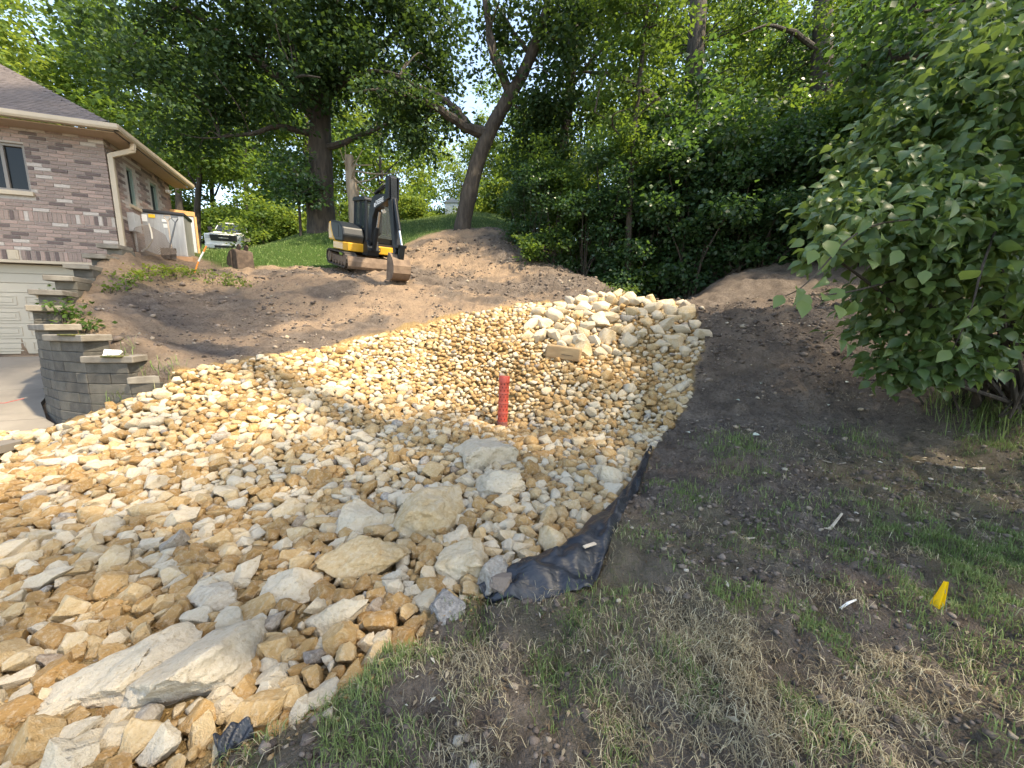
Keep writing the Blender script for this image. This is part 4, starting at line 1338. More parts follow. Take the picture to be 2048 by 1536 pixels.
def cylr(a, c, r, name, split=.55, par=ex):
    a, c = np.array(a), np.array(c); m_ = a + (c - a) * split
    o_ = MB().cyl(tuple(a), tuple(m_), r, 12).build(name, char, par, smooth_shade=True)
    MB().cyl(tuple(m_), tuple(c), r * .55, 10).build('piston_rod', steel, o_ if par is ex else par, smooth_shade=True)
    return o_
cylr((1.24, BY, .72), (1.62, BY, 1.95), .06, 'boom_cylinder', .6)
cylr((1.28, BY, 2.52), (2.4, BY, 2.88), .055, 'arm_cylinder', .62)
cylr((2.64, BY, 2.3), (3.22, BY, .98), .05, 'bucket_cylinder', .66)
MB().prism([(2.9, .98), (2.96, 1.0), (3.26, 1.02), (3.24, .93), (2.95, .9)], 'y', BY - .11, BY + .11).build('bucket_link', char, ex, bevel=.01)
MB().prism([(3.18, 1.0), (3.27, 1.0), (3.2, .58), (3.11, .58)], 'y', BY - .07, BY + .07).build('bucket_link', char, ex, bevel=.01)
# bucket, teeth curled back to the machine
prof = [(2.86, .60), (2.92, .76), (3.06, .72), (3.2, .60), (3.30, .42), (3.31, .2), (3.22, .03), (3.05, -.06), (2.84, -.07)]
bk = MB()
n = len(prof); hw = .23
inn = [(2.90 + (p[0] - 2.90) * .93 - .01, .32 + (p[1] - .32) * .93) for p in prof]
vs = [(p[0], BY - hw, p[1]) for p in prof] + [(p[0], BY + hw, p[1]) for p in prof] + [(p[0], BY - hw + .02, p[1]) for p in inn] + [(p[0], BY + hw - .02, p[1]) for p in inn]
fs = [(k, k + 1, n + k + 1, n + k) for k in range(n - 1)] + [(2 * n + k + 1, 2 * n + k, 3 * n + k, 3 * n + k + 1) for k in range(n - 1)]
fs += [tuple(range(n)), tuple(range(2 * n - 1, n - 1, -1)), tuple(range(3 * n - 1, 2 * n - 1, -1)), tuple(range(3 * n, 4 * n))]
bk.add(vs, fs)
bko = bk.build('bucket', mud, ex)
for k in range(4):
    y_ = BY - hw + .03 + k * (2 * hw - .06) / 3
    MB().prism([(2.86, -.055), (2.86, -.085), (2.70, -.075)], 'y', y_ - .025, y_ + .025).build('tooth', mud, bko)
# hoses and lamp
for k, dy in enumerate((-.04, .0, .04)):
    MB().tube([(1.0, BY + dy, 1.0), (1.3, BY + .13 + dy, 1.3), (1.28, BY + .12 + dy, 2.2), (1.5, BY + .05 + dy, 2.56), (1.8, BY + dy, 2.62 + .02 * k), (2.3, BY + dy, 2.72)], .014, 6).build('hydraulic_hose', blk, ex)
lm = MB().cyl((1.7, BY + .06, 2.0), (1.78, BY + .06, 1.97), .055, 12).build('work_lamp', wht, ex)
# lettering on the boom
def text_mesh(txt, size, mat, parent, M_, name='lettering'):
    cu = bpy.data.curves.new('txt', 'FONT'); cu.body = txt; cu.size = size; cu.align_x = 'CENTER'; cu.align_y = 'CENTER'; cu.extrude = .003
    cu.offset = .004
    to = bpy.data.objects.new('txt', cu); COL.objects.link(to)
    bpy.context.view_layer.update()
    me = bpy.data.meshes.new_from_object(to.evaluated_get(bpy.context.evaluated_depsgraph_get()))
    bpy.data.objects.remove(to)
    me.name = name; me.materials.clear(); me.materials.append(mat)
    o_ = link(name, me, parent); o_.matrix_local = M_
    return o_
Mx = Matrix.Translation((1.88, BY - .104, 2.24)) @ Matrix.Rotation(math.radians(-12), 4, 'Y') @ Matrix.Rotation(math.pi / 2, 4, 'X')
text_mesh('DEERE', .2, wht, bo, Mx)
MB().box((1.47, BY - .106, 2.08), (1.58, BY - .1005, 2.2)).build('emblem', wht, bo, bevel=.01)

# spare bucket on the lawn
q = ong(478, 538)
sp = thing('spare_bucket', 'rusty spare digging bucket lying on the grass near the truck', 'bucket')
sp.matrix_world = Matrix.Translation((q[0] - .05, q[1] + .2, q[2] - .05)) @ Matrix.Rotation(math.radians(-30), 4, 'Z') @ Matrix.Rotation(math.radians(24), 4, 'Y') @ Matrix.Scale(.85, 4)
rust = simple('rusty_brown', (.07, .05, .038), (.15, .105, .075), 6, .9, .2, bstr=.4, bscale=30)
prof = [(-.42, .0), (-.5, .25), (-.42, .52), (-.2, .7), (.02, .72), (.08, .66), (.42, .0)]
MB().prism(prof, 'y', -.3, .26).build('bucket_shell', rust, sp, bevel=.03)
MB().box((-.36, -.345, .02), (.36, -.302, .06)).box((.02, -.34, .06), (.06, -.302, .62), Matrix.Rotation(math.radians(-25), 4, 'Y')).build('side_rib', rust, sp, bevel=.01)
MB().prism([(-.28, .66), (-.05, .7), (-.02, .86), (-.14, .9), (-.26, .84)], 'y', -.14, -.1).build('mounting_ear', rust, sp, bevel=.01)
MB().prism([(-.28, .66), (-.05, .7), (-.02, .86), (-.14, .9), (-.26, .84)], 'y', .1, .14).build('mounting_ear', rust, sp, bevel=.01)
MB().box((.36, -.3, -.02), (.46, .26, .02)).build('cutting_edge', mud, sp)

# ------------------------------------------------------------------ pickup truck
wp_ = simple('white_car_paint', (.78, .78, .77), None, rough=.25, coat=.6)
tk_ = thing('pickup_truck', 'white pickup truck parked beyond the brick house facing the yard', 'truck')
q = at(432, 488, 25.5)
tk_.matrix_world = Matrix.Translation((q[0], q[1] + 2.0, gz(q[0], q[1] + 1.5) - .05)) @ Matrix.Rotation(math.radians(-90 + 22), 4, 'Z') @ Matrix.Rotation(math.radians(10), 4, 'Y')
# local: x forward, y left, z up ; length 6
bodyp = [(-3.0, .55), (2.7, .5), (2.95, .62), (3.0, .95), (2.93, 1.25), (1.35, 1.36), (1.0, 1.40), (-1.2, 1.40), (-1.22, 1.42), (-3.0, 1.42)]
bd = MB().prism(bodyp, 'y', -.98, .98).build('body', wp_, tk_, bevel=.07, seg=3, smooth_shade=True)
cabp = [(1.2, 1.37), (.45, 1.98), (.2, 2.03), (-.9, 2.03), (-1.15, 1.95), (-1.25, 1.39)]
cbv = MB()
n = len(cabp)
vs = []
for sgn in (-1, 1):
    for x, z in cabp: vs.append((x, sgn * (.95 - .20 * (z - 1.37) / .66), z))
cbv.add(vs, [tuple(range(n)), tuple(range(2 * n - 1, n - 1, -1))] + [(k, n + k, n + (k + 1) % n, (k + 1) % n) for k in range(n)])
cb = cbv.build('cab', wp_, tk_, bevel=.04, smooth_shade=True)
tg = simple('truck_glass', (.02, .024, .028), None, rough=.05, spec=.8)
MB().add([(1.145, -.84, 1.44), (1.145, .84, 1.44), (.515, .70, 1.945), (.515, -.70, 1.945)], [(0, 1, 2, 3)]).build('windscreen', tg, tk_, xf=Matrix.Translation((.03, 0, .025)))
for sgn in (-1, 1):
    for xa, xb in ((.75, .05), (-.02, -.95)):
        yb, yt = sgn * .945, sgn * .80
        MB().add([(xa + (.22 if xa > .5 else 0), yb, 1.47), (xb, yb, 1.47), (xb, yt, 1.9), (xa - .2 if xa > .5 else xa, yt, 1.9)], [(0, 1, 2, 3)]).build('side_window', tg, tk_)
    MB().prism([(.95, 1.42), (1.08, 1.42), (1.08, 1.68), (.95, 1.68)], 'y', sgn * 1.02, sgn * 1.24).build('wing_mirror', blk, tk_, bevel=.03)
    for xw in (1.95, -1.85):
        tw = MB().cyl((xw, sgn * .74, .40), (xw, sgn * .99, .40), .40, 22).build('tyre', blk, tk_, bevel=.03)
        MB().cyl((xw, sgn * .9, .40), (xw, sgn * 1.0, .40), .23, 16).build('rim', galv, tw)
        MB().cyl((xw, sgn * .96, .47), (xw, sgn * .984, .47), .49, 22).build('wheel_arch', blk, tk_)
    MB().prism([(sgn * .70, .98), (sgn * .94, .98), (sgn * .93, 1.2), (sgn * .70, 1.2)], 'x', 2.93, 3.02).build('headlight', simple('lamp_clear', (.6, .62, .65), None, rough=.1), tk_, bevel=.02)
    for xd in (.98, .0, -1.0):
        MB().box((xd, sgn * .981 - .004, .7), (xd + .015, sgn * .981 + .004, 1.36)).build('door_seam', blk, bd)
gr = MB().prism([(-.68, .86), (.68, .86), (.69, 1.22), (-.69, 1.22)], 'x', 2.96, 3.02).build('grille', blk, tk_, bevel=.02)
for z in (.93, 1.01, 1.09, 1.17):
    MB().box((3.021, -.6, z - .012), (3.028, .6, z + .012)).build('grille_bar', char, gr)
MB().box((3.03, -.25, 1.03), (3.036, .25, 1.06)).build('grille_badge', wht, gr)
MB().box((2.9, -.99, .42), (3.1, .99, .70)).build('front_bumper', wp_, tk_, bevel=.05)
MB().box((3.101, -.5, .46), (3.11, .5, .6)).build('bumper_intake', blk, tk_)
MB().box((-2.9, -.8, 1.43), (-1.35, .8, 1.47)).build('bed_cover', blk, tk_)
MB().box((.0, -.55, 2.04), (.12, .55, 2.1)).box((-.7, -.6, 2.04), (-.62, .6, 2.12)).build('roof_rack', blk, tk_)
# far white shed glimpsed under the trees
q = at(905, 420, 30)
sh = thing('shed', 'small white shed glimpsed between trunks beyond the lawn', 'shed', (q[0], q[1], q[2] - .5))
MB().box((-.55, 0, 0), (.55, 1.6, 1.0)).build('shed_wall', simple('shed_white', (.75, .75, .73)), sh)
MB().prism([(-.65, 1.0), (.65, 1.0), (0, 1.35)], 'y', -.08, 1.7).build('shed_roof', galv, sh)

# ------------------------------------------------------------------ vegetation
bark = simple('bark_grey_brown', (.035, .028, .022), (.085, .069, .055), 9, .95, bstr=1.0, bscale=18, bdist=.06, vec=(1, 1, .22))
bark_d = simple('bark_dark', (.03, .025, .02), (.075, .06, .047), 9, .95, bstr=.8, bscale=18, bdist=.05, vec=(1, 1, .22))
bark_p = simple('bark_pale', (.22, .17, .12), (.36, .29, .22), 7, .9, bstr=.6, bscale=16, bdist=.04, vec=(1, 1, .22))
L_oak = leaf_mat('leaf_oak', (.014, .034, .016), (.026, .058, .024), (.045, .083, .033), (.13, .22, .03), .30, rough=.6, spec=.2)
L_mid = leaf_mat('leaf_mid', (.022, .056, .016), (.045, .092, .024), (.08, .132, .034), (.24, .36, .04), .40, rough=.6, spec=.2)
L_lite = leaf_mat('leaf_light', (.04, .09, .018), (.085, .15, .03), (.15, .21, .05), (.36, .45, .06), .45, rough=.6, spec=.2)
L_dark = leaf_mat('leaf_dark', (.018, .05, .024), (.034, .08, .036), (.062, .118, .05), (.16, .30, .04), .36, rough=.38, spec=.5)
L_bush = leaf_mat('leaf_bush', (.042, .09, .038), (.078, .142, .052), (.145, .215, .07), (.28, .40, .07), .38, rough=.4, spec=.45)
L_weed = leaf_mat('leaf_weed', (.10, .17, .025), (.2, .28, .035), (.36, .38, .04), (.4, .46, .05), .4)

def blob_leaves(rng, blobs, leaf, dens=1.0, clump_r=.5, per=46, flat=.55, droop=.25, gap=.0):
    """blobs: (centre, radii). Leaf clumps through the volume, thicker towards the shell."""
    Ps, As, Ns, Ss, Vs = [], [], [], [], []
    for c, r in blobs:
        c = np.array(c, float); r = np.array(r if hasattr(r, '__len__') else (r, r, r * .8), float)
        area = 4 * math.pi * ((r[0] * r[1]) ** 1.6 / 3 + (r[0] * r[2]) ** 1.6 / 3 + (r[1] * r[2]) ** 1.6 / 3) ** (1 / 1.6)
        n = max(3, int(dens * area / (clump_r ** 2 * 2.2)))
        d = rng.normal(size=(n, 3)); d /= np.linalg.norm(d, axis=1)[:, None]
        rad = rng.uniform(.12, 1, n) ** .5
        q = c + d * rad[:, None] * r * (1 + .22 * fbm(d * 2.2 + c, 2, 12))[:, None]
        if gap:
            q = q[fbm(q * (.9 / max(clump_r * 2, .3)), 2, 19) > -.9 + gap]
        for p in q:
            m = max(4, int(per * rng.uniform(.6, 1.3)))
            o = rng.normal(size=(m, 3)) * clump_r * rng.uniform(.7, 1.2) * np.array([.6, .6, .6 * flat])
            ax = o * np.array([1, 1, .4]) + rng.normal(size=(m, 3)) * clump_r * .35
            ax[:, 2] -= droop * clump_r
            nr = rng.normal(size=(m, 3)) * .75 + np.array([0, 0, 1.0])
            Ps.append(p + o); As.append(ax); Ns.append(nr); Ss.append(leaf * rng.uniform(.65, 1.3, m))
            Vs.append(np.clip(rng.uniform(.1, .7) + rng.normal(0, .18, m), 0, 1))
    return np.vstack(Ps), np.vstack(As), np.vstack(Ns), np.concatenate(Ss), np.concatenate(Vs)

def leaf_mesh(name, data, mat, tpl=DIAMOND, base=(0, 0, 0)):
    P, A, Nn, S, V = data
    vv, ff, k = leaves_np(P - np.array(base), A, Nn, S, tpl)
    return mesh_np(name, vv, ff, {'var': np.repeat(V, k)}, [mat])

def limb(mb, pts, r0, r1, rng, sides=7, wob=.0):
    pts = np.array(pts, float)
    t = np.linspace(0, len(pts) - 1, max(len(pts) * 3 - 2, 4))
    P = np.column_stack([np.interp(t, range(len(pts)), pts[:, k]) for k in range(3)])
    for _ in range(2): P[1:-1] = (P[:-2] + 2 * P[1:-1] + P[2:]) / 4
    P[1:-1] += rng.normal(0, wob, P[1:-1].shape)
    R = np.linspace(r0, r1, len(P)) * (1 + rng.normal(0, .05, len(P)))
    mb.tube([tuple(p) for p in P], list(R), sides)

def rel(pts, base): return [np.array(p) - base for p in pts]

def twigs(mb, rng, starts, targets, r0=.05):
    for q in targets:
        s = starts[np.argmin(np.linalg.norm(np.array(starts) - q, axis=1))]
        mid = (np.array(s) + q) / 2 + rng.normal(0, .25, 3) + np.array([0, 0, .25])
        limb(mb, [s, mid, q], r0, .012, rng, 5)

def hero_tree(name, label, trunk_px, r0, r1, limbs_px, blobs_px, leafm, barkm, leaf, seed, dens=1.0, clump=.5, per=46, group=None, gap=.35, ntw=24, flare=1.35):
    """trunk_px: [(px, py, Y)...] from the ground up; blobs_px: (px, py, Y, radius px, [vertical factor])"""
    rng = np.random.default_rng(seed)
    b0 = at(*trunk_px[0]); b0[2] = gz(b0[0], b0[1]) - .1
    t = thing(name, label, 'tree', tuple(b0), group)
    path = [b0] + [at(*p) for p in trunk_px[1:]]
    mb = MB()
    P = rel(path, b0)
    pts = [P[0] - np.array([0, 0, .5]), P[0] + (P[1] - P[0]) * .12] + P[1:]
    n = len(pts)
    rr = [r0 * flare, r0 * 1.04] + list(np.linspace(r0 * .95, r1, n - 2))
    tt = np.linspace(0, n - 1, n * 4)
    PP = np.column_stack([np.interp(tt, range(n), [p[k] for p in pts]) for k in range(3)])
    for _ in range(2): PP[1:-1] = (PP[:-2] + 2 * PP[1:-1] + PP[2:]) / 4
    mb.tube([tuple(p) for p in PP], list(np.interp(tt, range(n), rr) * (1 + rng.normal(0, .03, len(tt)))), 12)
    starts = [p for p in P[1:]]
    for lp, ra, rb_ in limbs_px:
        q = rel([at(*p) for p in lp], b0)
        limb(mb, q, ra, rb_, rng, 8, .02)
        starts += q
    blobs = []
    for bb in blobs_px:
        px, py, Y, rp = bb[:4]
        vf = bb[4] if len(bb) > 4 else .8
        c = at(px, py, Y); r = rp / FPX * Y
        blobs.append((c - b0, (r, r * .9, r * vf)))
    data = blob_leaves(rng, blobs, leaf, dens, clump, per, gap=gap)
    idx = rng.integers(0, len(data[0]), ntw)
    twigs(mb, rng, starts, data[0][idx], .03)
    mb.build('trunk', barkm, t, smooth_shade=True)
    link('crown', leaf_mesh('crown', data, leafm), t)
    return t

hero_tree('oak_tree', 'massive spreading oak with thick dark trunk standing behind the excavator',
          [(645, 457, 17), (640, 400, 17), (642, 320, 17), (640, 250, 17), (648, 160, 17), (660, 60, 17), (672, -40, 17.2)], .55, .2,
          [([(640, 268, 17), (600, 262, 16.6), (560, 250, 16.2), (500, 268, 15.8), (440, 275, 15.4)], .15, .04), ([(640, 300, 17), (690, 285, 16.6), (735, 262, 16.2), (800, 240, 15.8)], .14, .04),
           ([(640, 250, 17), (590, 190, 16.5), (530, 130, 16), (430, 60, 15.5), (360, 10, 15)], .22, .05), ([(648, 190, 17), (720, 130, 17.5), (800, 60, 18), (850, 0, 18)], .2, .05),
           ([(642, 230, 17), (560, 200, 17.5), (480, 150, 18)], .14, .04), ([(645, 210, 17), (690, 160, 16), (740, 140, 15.2), (800, 150, 14.8)], .13, .03),
           ([(640, 215, 17), (600, 160, 15.6), (590, 150, 14.8), (640, 155, 14.4)], .1, .02)],
          [(300, 60, 16, 120), (380, 150, 15.5, 130), (470, 60, 16, 140), (540, 140, 15.5, 110), (600, 30, 16, 150), (700, 60, 16, 130), (790, 90, 17, 120), (850, 170, 17.5, 80), (840, 40, 17, 100), (420, 245, 15.3, 80, .55),
           (330, 270, 15, 60, .6), (780, 230, 16, 85, .7), (860, 265, 17, 60, .9), (690, 150, 15.5, 90, .6), (250, 170, 15.5, 70), (460, -60, 15.5, 170), (700, -60, 16, 180), (500, 220, 16, 70, .5)],
          L_oak, bark_d, .18, 1, dens=.95, clump=.5, per=38, gap=.66, ntw=80)
hero_tree('shrubby_sapling', 'small dark leafy sapling growing against the oak trunk', [(600, 452, 16.2), (598, 400, 16.2), (592, 340, 16.2)], .05, .02, [],
          [(590, 345, 16.2, 52, .8), (620, 390, 16, 35, .9), (560, 375, 16.3, 35)], L_dark, bark_d, .16, 2, dens=.9, clump=.35, per=30, ntw=8)
hero_tree('leaning_tree', 'tall tree leaning right with a heavy limb forking left over the lawn',
          [(922, 464, 15.6), (935, 400, 15.6), (955, 320, 15.6), (985, 250, 15.6), (1015, 200, 15.5), (1045, 150, 15.4), (1075, 80, 15.2), (1100, 0, 15), (1115, -60, 15)], .32, .13,
          [([(978, 268, 15.6), (950, 262, 15.5), (932, 252, 15.4), (900, 235, 15.2), (868, 212, 15), (820, 190, 14.7), (760, 178, 14.4), (700, 185, 14.2)], .24, .012), ([(934, 252, 15.4), (915, 222, 15.6), (885, 195, 15.6), (850, 180, 15.6), (790, 150, 15.4), (745, 140, 15.2)], .17, .012),
           ([(1020, 195, 15.5), (1003, 140, 15.3), (988, 110, 15.2), (980, 60, 15.1), (966, -20, 15)], .17, .08), ([(990, 130, 15.2), (978, 95, 15), (973, 60, 14.9)], .08, .03), ([(1060, 110, 15.3), (1010, 40, 15.8), (985, -10, 16)], .09, .03)],
          [(1080, 10, 15, 100), (1160, 60, 15, 90), (1000, 40, 15.3, 45, 1.2), (1150, 150, 15, 70), (880, 265, 15.4, 55), (820, 250, 15, 60), (1090, 190, 15, 55), (1030, 130, 15, 40), (1200, 10, 15.5, 90), (920, 130, 16, 18), (960, 150, 15.6, 22), (1050, 230, 15.9, 50), (1010, 90, 16, 40), (1045, 60, 15.8, 60), (770, 175, 14.4, 50, .6), (840, 195, 15, 40, .6)],
          L_oak, bark, .17, 3, dens=.8, clump=.42, per=36, gap=.62, ntw=36)
hero_tree('vine_clad_tree', 'slim tree wrapped in hanging vines between the leaning tree and the thicket',
          [(1100, 470, 16.5), (1110, 380, 16.5), (1130, 260, 16.7), (1143, 150, 17), (1150, 20, 17), (1155, -60, 17)], .26, .15,
          [([(1140, 180, 16.9), (1180, 120, 16.6), (1230, 80, 16.4)], .08, .03)],
          [(1075, 330, 15.8, 60, 1.2), (1095, 250, 16, 45, 1.2), (1185, 240, 17, 50), (1060, 400, 15.4, 55, 1.0), (1190, 50, 18, 60), (1195, 160, 17.5, 45), (1100, 110, 17.5, 45), (1140, 330, 15.6, 55)],
          L_oak, bark_d, .15, 4, dens=.9, clump=.36, per=38, gap=.45, ntw=20)
hero_tree('tall_woodland_tree', 'tall straight tree with one thick bare limb reaching left above the thicket',
          [(1365, 480, 17), (1370, 400, 17), (1375, 300, 17), (1385, 200, 17), (1392, 90, 17), (1398, -40, 17)], .46, .3,
          [([(1372, 285, 17), (1345, 232, 16.6), (1310, 200, 16.3), (1270, 165, 16), (1215, 148, 15.8), (1170, 142, 15.6), (1120, 150, 15.4)], .22, .012), ([(1372, 240, 17), (1330, 245, 16.8), (1270, 270, 16.4)], .09, .03)],
          [(1440, 50, 19, 80), (1340, 60, 19, 70), (1490, 90, 16, 75), (1290, 120, 17, 50), (1470, 190, 15.3, 70), (1335, 175, 17.5, 35), (1275, 230, 16, 45, .6), (1530, 10, 16, 80), (1390, -60, 19, 100), (1440, 280, 14.8, 55), (1330, 300, 16, 45)],
          L_mid, bark, .16, 5, dens=.85, clump=.42, per=36, gap=.66, ntw=36)
hero_tree('dense_woodland_tree', 'dense dark tree with shaggy trunk rising behind the right thicket',
          [(1630, 460, 14), (1638, 350, 14), (1642, 200, 14), (1645, 60, 14), (1648, -40, 14)], .34, .24, [([(1642, 110, 14), (1590, 60, 13.8), (1530, 50, 13.6), (1480, 70, 13.4)], .1, .01)],
          [(1610, 130, 14.8, 60), (1590, 220, 13.5, 60), (1690, 220, 13.2, 60), (1680, 40, 14.8, 70), (1725, 120, 13.5, 60), (1570, 300, 13, 60), (1560, 70, 14.5, 45), (1665, 310, 12.6, 65)],
          L_dark, bark_d, .14, 6, dens=.85, clump=.38, per=36, gap=.62, ntw=30)
hero_tree('slanting_tree', 'slanting grey trunked tree partly hidden behind the big leaved shrub',
          [(1785, 460, 11), (1800, 330, 11), (1822, 190, 11), (1838, 60, 11), (1850, -60, 11)], .22, .16, [],
          [(1760, 60, 10.5, 90), (1850, -10, 10.5, 110), (1900, 90, 10.5, 90), (1760, 300, 10, 70), (1720, -10, 11, 80), (1830, 260, 10.3, 60), (1960, -20, 10, 130)],
          L_mid, bark, .12, 7, dens=.85, clump=.32, per=36, gap=.6, ntw=20)
hero_tree('lawn_edge_tree', 'thin trunked young tree beside the truck behind the house', [(392, 478, 22), (394, 420, 22), (398, 370, 22), (402, 320, 22), (405, 260, 22)], .16, .07,
          [([(396, 380, 22), (380, 350, 22), (365, 320, 22)], .06, .03)], [(400, 300, 22, 70), (350, 340, 22.5, 45), (450, 330, 22, 55), (430, 250, 22, 60)], L_mid, bark, .2, 8, dens=.9, clump=.5, per=36)
hero_tree('maple_tree', 'maple with dark overhanging boughs above the big leaved shrub',
          [(2150, 640, 7), (2110, 400, 7), (2060, 200, 7), (2020, 0, 7), (2000, -100, 7)], .16, .1, [([(2060, 200, 7), (1960, 130, 6.8), (1860, 110, 6.6), (1780, 120, 6.5)], .06, .02), ([(2030, 60, 7), (1930, 10, 6.8), (1820, 20, 6.7)], .05, .02)],
          [(1960, 80, 6.6, 120, .6), (1800, 120, 6.5, 80, .5), (1870, 20, 6.6, 110, .5), (2060, 60, 6.2, 120, .6), (1760, 30, 7, 70, .5), (1890, 170, 6.2, 80, .45), (2040, 190, 5.6, 100, .6), (1760, 200, 6.4, 50, .5)],
          L_dark, bark_d, .13, 9, dens=1.0, clump=.26, per=26, gap=.55, ntw=24)
hero_tree('slender_shading_tree', 'slender pale leaved tree added above the gully to shade the mound',  # put in to shade the dirt mound; also fills out the foliage
          [(1255, 560, 12.8), (1258, 450, 12.8), (1262, 330, 12.8), (1275, 200, 12.8), (1290, 60, 12.8), (1295, -60, 12.8)], .1, .04, [([(1265, 300, 12.8), (1225, 250, 12.6), (1190, 225, 12.5)], .03, .008), ([(1270, 240, 12.8), (1310, 200, 12.6), (1335, 190, 12.4)], .03, .008)],
          [(1235, 270, 12.6, 55, .6), (1300, 190, 12.5, 55, .6), (1265, 110, 12.8, 60, .6), (1215, 190, 12.9, 45, .6), (1310, 40, 12.8, 70, .6), (1240, 10, 13, 70, .6), (1280, -90, 12.8, 110, .7), (1310, 310, 12.4, 45, .6)],
          L_mid, bark, .13, 12, dens=.9, clump=.3, per=30, gap=.5, ntw=24)
# broken pale snag behind the excavator
rng = np.random.default_rng(31)
b0 = at(712, 470, 16.4); b0[2] = gz(b0[0], b0[1]) - .1
sn = thing('dead_snag', 'pale broken dead trunk with bare twiggy branches behind the excavator', 'tree', tuple(b0))
mb = MB()
limb(mb, rel([b0, at(708, 400, 16.4), at(702, 350, 16.4), at(698, 312, 16.4)], b0), .27, .17, rng, 10, .02)
for tgt in ((680, 300), (715, 318), (745, 330), (735, 360), (690, 290), (760, 395), (748, 410), (725, 300), (770, 340), (800, 345), (740, 380)):
    s = at(699 + rng.uniform(-2, 3), rng.uniform(318, 380), 16.4) - b0
    e = at(tgt[0], tgt[1], 16.4 - rng.uniform(0, .8)) - b0
    limb(mb, [s, (s + e) / 2 + rng.normal(0, .12, 3), e], .035, .012, rng, 5)
mb.build('trunk', bark_p, sn, smooth_shade=True)

# ---- generic woodland trees: prototypes at the origin, then copies
def proto_tree(seed, H, r0, cr, leafm, barkm, leaf, dens=.8, clump=.75, per=40, zlo=.35, nb=9, gap=.62):
    rng = np.random.default_rng(seed)
    mb = MB()
    top = np.array([rng.normal(0, .5), rng.normal(0, .5), H * .88])
    P = [np.zeros(3), np.array([rng.normal(0, .1), rng.normal(0, .1), H * .3]), top * .65 + rng.normal(0, .2, 3), top]
    limb(mb, P, r0, r0 * .2, rng, 9)
    blobs, st = [], []
    for k in range(nb):
        f = zlo + (1 - zlo) * (k + .5) / nb
        z = H * f
        a = k * 2.4 + rng.uniform(-.4, .4)
        w = cr * (1 - ((f - .55) / .62) ** 2) * rng.uniform(.55, .8)
        c = np.array([math.cos(a) * w, math.sin(a) * w, z])
        blobs.append((c, (cr * rng.uniform(.4, .6), cr * rng.uniform(.4, .6), cr * rng.uniform(.28, .42))))
        s = np.array([0, 0, z * .72]) + top * np.array([.5, .5, 0])
        limb(mb, [s, s * .45 + c * .55 + np.array([0, 0, .3]), c], r0 * .32, r0 * .08, rng, 6)
        st += [s, c]
    data = blob_leaves(rng, blobs, leaf, dens, clump, per, gap=gap)
    twigs(mb, rng, st, data[0][rng.integers(0, len(data[0]), 16)], .04)
    o = mb.build('trunk', barkm, None, smooth_shade=True); me = o.data; bpy.data.objects.remove(o)
    return me, leaf_mesh('crown', data, leafm)
def proto_shrub(seed, H, cr, leafm, leaf, dens=1.0, clump=.3, per=34, nb=15, gap=.5, zlo=.08, flat=.5):
    rng = np.random.default_rng(seed)
    mb = MB(); blobs = []
    for k in range(nb):
        a = rng.uniform(0, 2 * math.pi); w = cr * rng.uniform(.1, .95) * (1 - .45 * k / nb); z = H * (zlo + (.95 - zlo) * (k + .5) / nb)
        c = np.array([math.cos(a) * w, math.sin(a) * w, z])
        blobs.append((c, (cr * rng.uniform(.2, .48), cr * rng.uniform(.2, .48), H * rng.uniform(.07, .15))))
        limb(mb, [np.array([rng.normal(0, .12), rng.normal(0, .12), -.1]), c * .5 + rng.normal(0, .1, 3), c], .035, .01, rng, 5)
    data = blob_leaves(rng, blobs, leaf, dens, clump, per, gap=gap, flat=flat)
    o = mb.build('stems', bark_d, None); me = o.data; bpy.data.objects.remove(o)
    return me, leaf_mesh('foliage', data, leafm)

def place(name, label, cat, group, protos, x, y, rz, s, parts=('trunk', 'crown'), z=None, sxy=None):
    t = thing(name, label, cat, (x, y, (gz(x, y) - .08) if z is None else z), group)
    t.rotation_euler = (0, 0, rz)
    t.scale = (sxy or s, sxy or s, s)
    for nm, me in zip(parts, protos):
        link(nm, me, t)
    return t
T_lite = [proto_tree(101, 15, .24, 4.2, L_lite, bark, .3, dens=.75), proto_tree(102, 14, .22, 4.0, L_lite, bark, .3, dens=.7, nb=10)]
T_mid = [proto_tree(103, 15, .26, 4.4, L_mid, bark_d, .3, dens=.8), proto_tree(104, 13, .2, 3.6, L_mid, bark_d, .28, dens=.8, nb=8)]
T_dark = [proto_tree(105, 14, .25, 4.2, L_dark, bark_d, .28, dens=.85)]
S_lite = [proto_shrub(111, 3.2, 1.9, L_lite, .2, clump=.4, dens=.9), proto_shrub(112, 2.4, 1.7, L_lite, .18, clump=.4, dens=.9)]
S_mid = [proto_shrub(113, 3.6, 2.0, L_mid, .18, clump=.38), proto_shrub(116, 3.0, 1.6, L_mid, .17, clump=.36)]
S_dark = [proto_shrub(114, 4.4, 1.9, L_dark, .13, clump=.32, per=38, dens=1.15), proto_shrub(115, 3.6, 1.7, L_dark, .12, clump=.3, per=38, dens=1.15)]
S_tall = [proto_shrub(117, 5.6, 1.3, L_dark, .14, clump=.3, per=30, dens=1.1, nb=16, gap=.55), proto_shrub(118, 4.8, 1.5, L_mid, .14, clump=.3, per=30, dens=1.0, nb=15, gap=.6)]
rng = np.random.default_rng(55)
def behind(px):
    for lim, w in ((300, 'behind the brick house'), (560, 'behind the parked truck'), (860, 'behind the oak and excavator'), (1100, 'behind the leaning tree'), (1500, 'behind the thicket'), (9999, 'behind the big leaved shrub')):
        if px < lim: return w
def far(px, Y): return at(px, 450, Y)[0], Y
